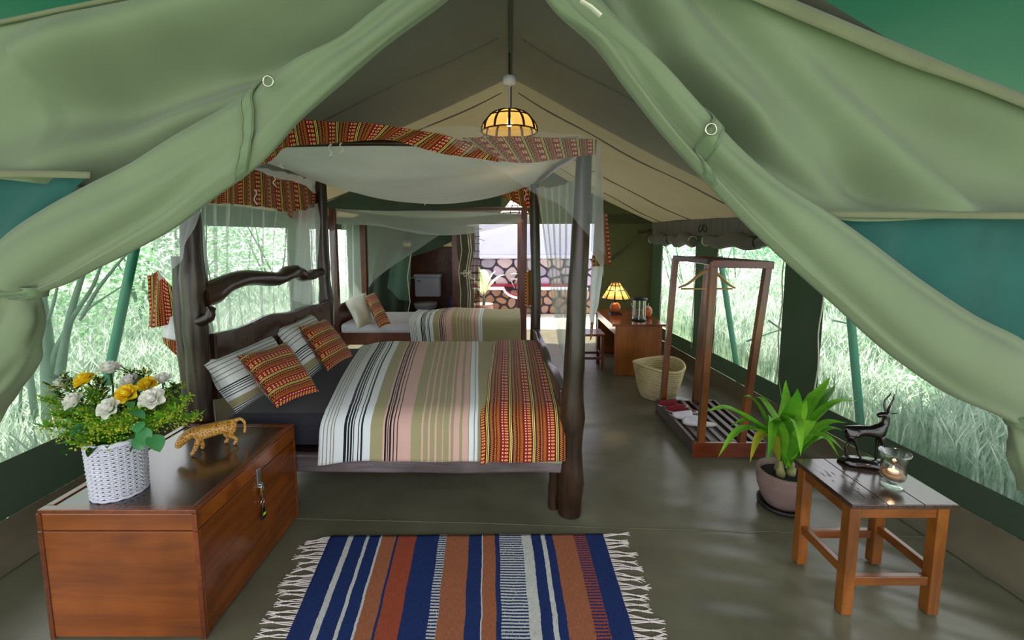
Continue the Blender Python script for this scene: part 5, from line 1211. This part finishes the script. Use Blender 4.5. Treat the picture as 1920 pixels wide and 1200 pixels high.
stones(-.8, 2.4, .56, 1.10, .27, mu, 4); stones(-.8, 2.4, 0, .47, .20, ml, 5)
struct('wall_plaster', MB().box((-1.2, YS+.3, 0), (2.5, YS+.4, 2.6)), M['plaster'])
struct('trim_6', MB().box((-1.1, YS-.05, 1.10), (2.42, YS+.26, 1.15)), M['plaster'])
sk = thing('wash_basin', 'red basin with a white rim set into the stone wall', 'basin', (0, YS-.2, .5))
part('rim', MB().box((-.75, YS-.30, .505), (-.12, YS-.06, .545)), M['plaster'], sk, bev=.01)
part('rim', MB().box((.46, YS-.30, .505), (1.5, YS-.06, .545)), M['plaster'], sk, bev=.01)
part('bowl', MB().grid(lambda s, q: V((lerp(-.12, .46, s), lerp(YS-.30, YS-.06, q), .545-.17*math.sin(PI*s)**.6)), 20, 6), M['redsink'], sk, solid=.01)
part('bowl_edge', MB().tube([(lerp(-.13, .47, i/20), YS-.31, .525-.17*math.sin(PI*i/20)**.6) for i in range(21)], .022, 8), M['plaster'], sk)
part('red_splash', MB().box((-.75, YS-.075, .545), (1.5, YS-.055, .60)), M['redsink'], sk)
fc = thing('tap', 'chrome arched tap over the red basin', 'tap', (.13, YS-.1, .55))
part('spout', MB().tube([(.13, YS-.09, .50), (.16, YS-.10, .72), (.15, YS-.12, .80), (.08, YS-.16, .82), (.0, YS-.18, .80)], .012, 8), M['chrome'], fc)
part('body', MB().tube([(-.0, YS-.1, .70), (.20, YS-.1, .70)], .014, 8), M['chrome'], fc)
for xx in (0, .2): part('handle', MB().tube([(xx, YS-.1, .70), (.10+(xx-.1)*.2, YS-.14, .52)], .009, 6), M['chrome'], fc)
# courtyard pot
cpc = V((-.50, 7.85, -.012)); cp = thing('courtyard_plant', 'sunlit broad-leaved plant in a pink clay pot in the courtyard', 'potted plant', cpc)
part('pot', MB().lathe([(0, 0), (.12, 0), (.13, .02), (.15, .08), (.175, .18), (.18, .25), (.165, .27), (.185, .285), (.185, .30), (.16, .30), (.15, .26), (0, .25)], cpc, 36), M['clay2'], cp)
part('stem', MB().tube([cpc+V((0, 0, .25)), cpc+V((.01, 0, .36)), cpc+V((0, 0, .52))], [.03, .026, .02], 8), M['bark'], cp)
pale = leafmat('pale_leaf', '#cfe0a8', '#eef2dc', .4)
for (u, v, Y, w) in [(893, 493, 7.8, .17), (905, 505, 7.7, .2), (948, 515, 7.7, .13), (930, 508, 7.9, .12), (885, 540, 7.7, .12), (880, 520, 7.9, .12)]:
    part('leaf', strap(cpc+V((0, 0, .45)), at(u, v, Y), w, .10), pale, cp)
# ------------------------------------------------------------------ outdoors
struct('ground', MB().grid(lambda s, q: V((lerp(-16, 16, s), lerp(-4, 16, q), -.07+.05*noise.noise(V((s*30, q*20, 0))) if abs(lerp(-16, 16, s)) > 3.2 else -.07)), 60, 40), M['ground'])
def grass(name, xa, xb, ya, yb_, n_, label, seed, h0, h1):
    r = random.Random(seed); vs, fs = [], []
    for k in range(n_):
        d = r.random()**1.4; x = lerp(xa, xb, d); y = r.uniform(ya, yb_); h = r.uniform(h0, h1)*(1+.5*d)*(.6+.8*abs(noise.noise(V((x*.9, y*.9, seed))))+.2); a = r.uniform(0, 2*PI); w = r.uniform(.004, .011)*(1+1.2*d)
        lean = min(r.uniform(.1, .65)*h, max(.02, (abs(x)-2.55)*.8)); dx, dy = math.cos(a)*lean, math.sin(a)*lean; px_, py_ = -math.sin(a)*w, math.cos(a)*w; o = len(vs)
        vs += [(x-px_, y-py_, -.08), (x+px_, y+py_, -.08), (x+dx*.35+px_*.8, y+dy*.35+py_*.8, h*.6), (x+dx*.35-px_*.8, y+dy*.35-py_*.8, h*.6), (x+dx, y+dy, h*.9)]
        fs += [(o, o+1, o+2, o+3), (o+3, o+2, o+4)]
    me = bpy.data.meshes.new(name); me.from_pydata(vs, [], fs); me.materials.append(M['grass'])
    o = bpy.data.objects.new(name, me); C.objects.link(o); return props(o, label, 'grass', None, 'stuff')
grass('meadow_grass', 2.72, 8.5, .3, 10, 26000, 'tall pale meadow grass outside the windows by the side table', 1, .28, .62)
grass('meadow_grass', -2.72, -8.5, .3, 10, 24000, 'tall pale meadow grass outside the window behind the flowers', 2, .25, .5)
def bush(c, rad, n_, mat, label, seed, ls=.07, group='shrubs outside the tent', stems=5):
    r = random.Random(seed); c = V(c); root = thing('shrub', label, 'shrub', (c.x, c.y, -.07), group); mb = MB()
    for k in range(n_):
        d = V((r.gauss(0, 1), r.gauss(0, 1), r.gauss(0, 1))).normalized()*(r.random()**.35); p = c+V((d.x*rad[0], d.y*rad[1], d.z*rad[2]))
        cl = noise.noise(p*1.6+V((seed, 0, 0)))
        if cl < -.12: continue
        a = V((r.gauss(0, 1), r.gauss(0, 1), r.gauss(0, .5))).normalized()*ls*r.uniform(.6, 1.3); b_ = a.cross(V((r.gauss(0, 1), r.gauss(0, 1), r.gauss(0, 1)))).normalized()*ls*.28
        mb.add([p-a*.5, p+b_, p+a*.5, p-b_], [(0, 1, 2, 3)])
    part('foliage', mb, mat, root)
    for k in range(stems):
        e = c+V((r.uniform(-.6, .6)*rad[0], r.uniform(-.6, .6)*rad[1], r.uniform(0, .5)*rad[2])); b0 = V((c.x+r.uniform(-.2, .2), c.y+r.uniform(-.2, .2), -.08))
        part('branch', MB().tube([b0, b0.lerp(e, .5)+V((r.uniform(-.15, .15), r.uniform(-.15, .15), 0)), e], [.025, .017, .006], 6), M['bark'], root)
for i, (c, rd, n_, mt, lb) in enumerate([
    ((4.6, 4.4, 1.1), (1.1, 1.1, 1.2), 5200, 'bushleaf', 'leafy shrub close behind the window at the clothes rack'),
    ((5.2, 6.8, 1.3), (1.4, 1.4, 1.5), 5200, 'bushpale', 'pale shrub behind the window by the desk'),
    ((6.4, 2.6, 1.5), (1.6, 1.6, 1.6), 6500, 'bushpale', 'big pale shrub across the grass beyond the side table'),
    ((5.3, 3.4, 1.0), (1.0, 1.0, 1.1), 4200, 'bushpale', 'rounded shrub above the grass behind the antelope'),
    ((8.5, 5.5, 2.4), (2.6, 2.6, 2.8), 8000, 'bushleaf', 'tall tree-like shrub farthest out on the table side'),
    ((-5.4, 4.6, 1.3), (1.3, 1.4, 1.5), 5600, 'bushleaf', 'leafy shrub behind the headboard window'),
    ((-5.8, 6.8, 1.5), (1.5, 1.5, 1.7), 5200, 'bushpale', 'pale shrub behind the window of the single bed'),
    ((-6.8, 2.6, 1.9), (1.6, 1.8, 1.6), 6000, 'bushpale', 'pale shrub beyond the grass behind the flowers'),
    ((-8.8, 5.6, 2.6), (2.6, 3.0, 2.8), 8000, 'bushleaf', 'tall tree-like shrub farthest out on the bed side'),
    ((8.2, 1.2, 1.4), (1.5, 2.2, 1.9), 9000, 'bushleaf', 'dark hedge-like shrub far beyond the antelope'),
    ((8.2, 9.5, 1.6), (2.2, 2.6, 2.2), 8000, 'bushpale', 'far shrub seen past the rack window'),
    ((5.6, 10.5, 1.6), (2.0, 2.0, 2.2), 8000, 'bushleaf', 'far shrub seen behind the lamp side window'),
    ((5.4, 13.6, 1.8), (2.4, 1.8, 2.4), 8000, 'bushpale', 'far pale shrub in line with the desk window'),
    ((9.6, 13.6, 1.8), (2.6, 1.8, 2.4), 8000, 'bushleaf', 'farthest dark shrub in line with the coat hanger'),
    ((3.7, 2.5, .18), (.35, .6, .35), 1500, 'bushleaf', 'low weed just outside the window by the candle glass'),
    ((3.5, 3.4, .15), (.3, .5, .35), 1500, 'bushpale', 'low weed just outside the window by the green pole'),
    ((-5.0, 9.2, 1.7), (1.6, 1.6, 2.2), 8000, 'bushpale', 'far pale shrub in line with the headboard'),
    ((-8.4, 1.2, 1.6), (1.6, 2.2, 2.0), 9000, 'bushleaf', 'dark hedge-like shrub far beyond the tied flap'),
    ((-7.6, 9.6, 1.6), (2.2, 2.6, 2.2), 8000, 'bushleaf', 'far shrub seen through the single bed window')]):
    bush(c, rd, n_, M[mt], lb, 30+i, .07 if abs(c[0]) < 6 else .13)
# multi-stemmed small tree outside the left window
tr = thing('bare_tree', 'grey-green multi-stemmed tree with thin bare branches outside the window behind the flowers', 'tree', (-3.3, 2.9, -.08))
def limb(pix, Y, r0, r1):
    pts = [at(u, v, Y) for u, v in pix]; n_ = len(pts); part('limb', MB().tube([interp(pts, i/16) for i in range(17)], [lerp(r0, r1, i/16) for i in range(17)], 8, True, .15, r0*99), M['bark'], tr)
YT = 3.05
for pix, r0, r1 in [([(98, 800), (92, 700), (85, 620), (78, 560)], .055, .03), ([(85, 690), (72, 650), (60, 620), (62, 600)], .022, .01), ([(112, 700), (122, 640), (135, 580), (158, 505), (165, 480)], .03, .012), ([(95, 690), (110, 645), (140, 590), (175, 535), (195, 480)], .022, .008),
                    ([(150, 600), (165, 580), (200, 555), (232, 535)], .010, .004), ([(155, 592), (185, 540), (225, 490), (245, 470)], .014, .006), ([(75, 850), (66, 780), (56, 700), (58, 640)], .026, .016), ([(65, 835), (40, 790), (10, 750)], .03, .016), ([(86, 640), (80, 590), (86, 540), (95, 490)], .024, .01),
                    ([(90, 600), (100, 570), (108, 530), (104, 500)], .012, .005), ([(40, 820), (38, 760), (42, 690)], .012, .007), ([(60, 640), (40, 600), (20, 580)], .012, .006)]:
    limb(pix, YT, r0, r1)
def pole(label, a, b_, r):
    single('tent_pole', MB().tube([a, b_], r, 12), M['polegreen'], label, 'pole', 'green tent poles outside')
pole('green painted tent pole leaning outside the window behind the flowers', at(262, 420, 2.75), at(200, 720, 2.75), .028)
pole('green painted tent pole outside the window behind the antelope', at(1592, 560, 3.1), at(1618, 850, 3.1), .028)
pole('green painted tent pole behind the mesh window at the clothes rack', at(1350, 480, 4.4), at(1392, 760, 4.4), .028)
# horizontal dead twigs behind the rack window
for k, (p, q) in enumerate([((1400, 640), (1480, 615)), ((1440, 600), (1478, 640)), ((1560, 600), (1700, 640)), ((1650, 560), (1640, 640))]):
    single('dead_twig', MB().tube([at(*p, 4.2), at((p[0]+q[0])/2+4, (p[1]+q[1])/2-4, 4.2), at(*q, 4.2)], [.012, .009, .004], 6), M['bark'], ['bare twig low behind the rack window', 'short bare twig crossing behind the rack window', 'long bare twig over the grass beyond the green pole', 'upright bare stem in the shrubs above the antelope'][k], 'twig')
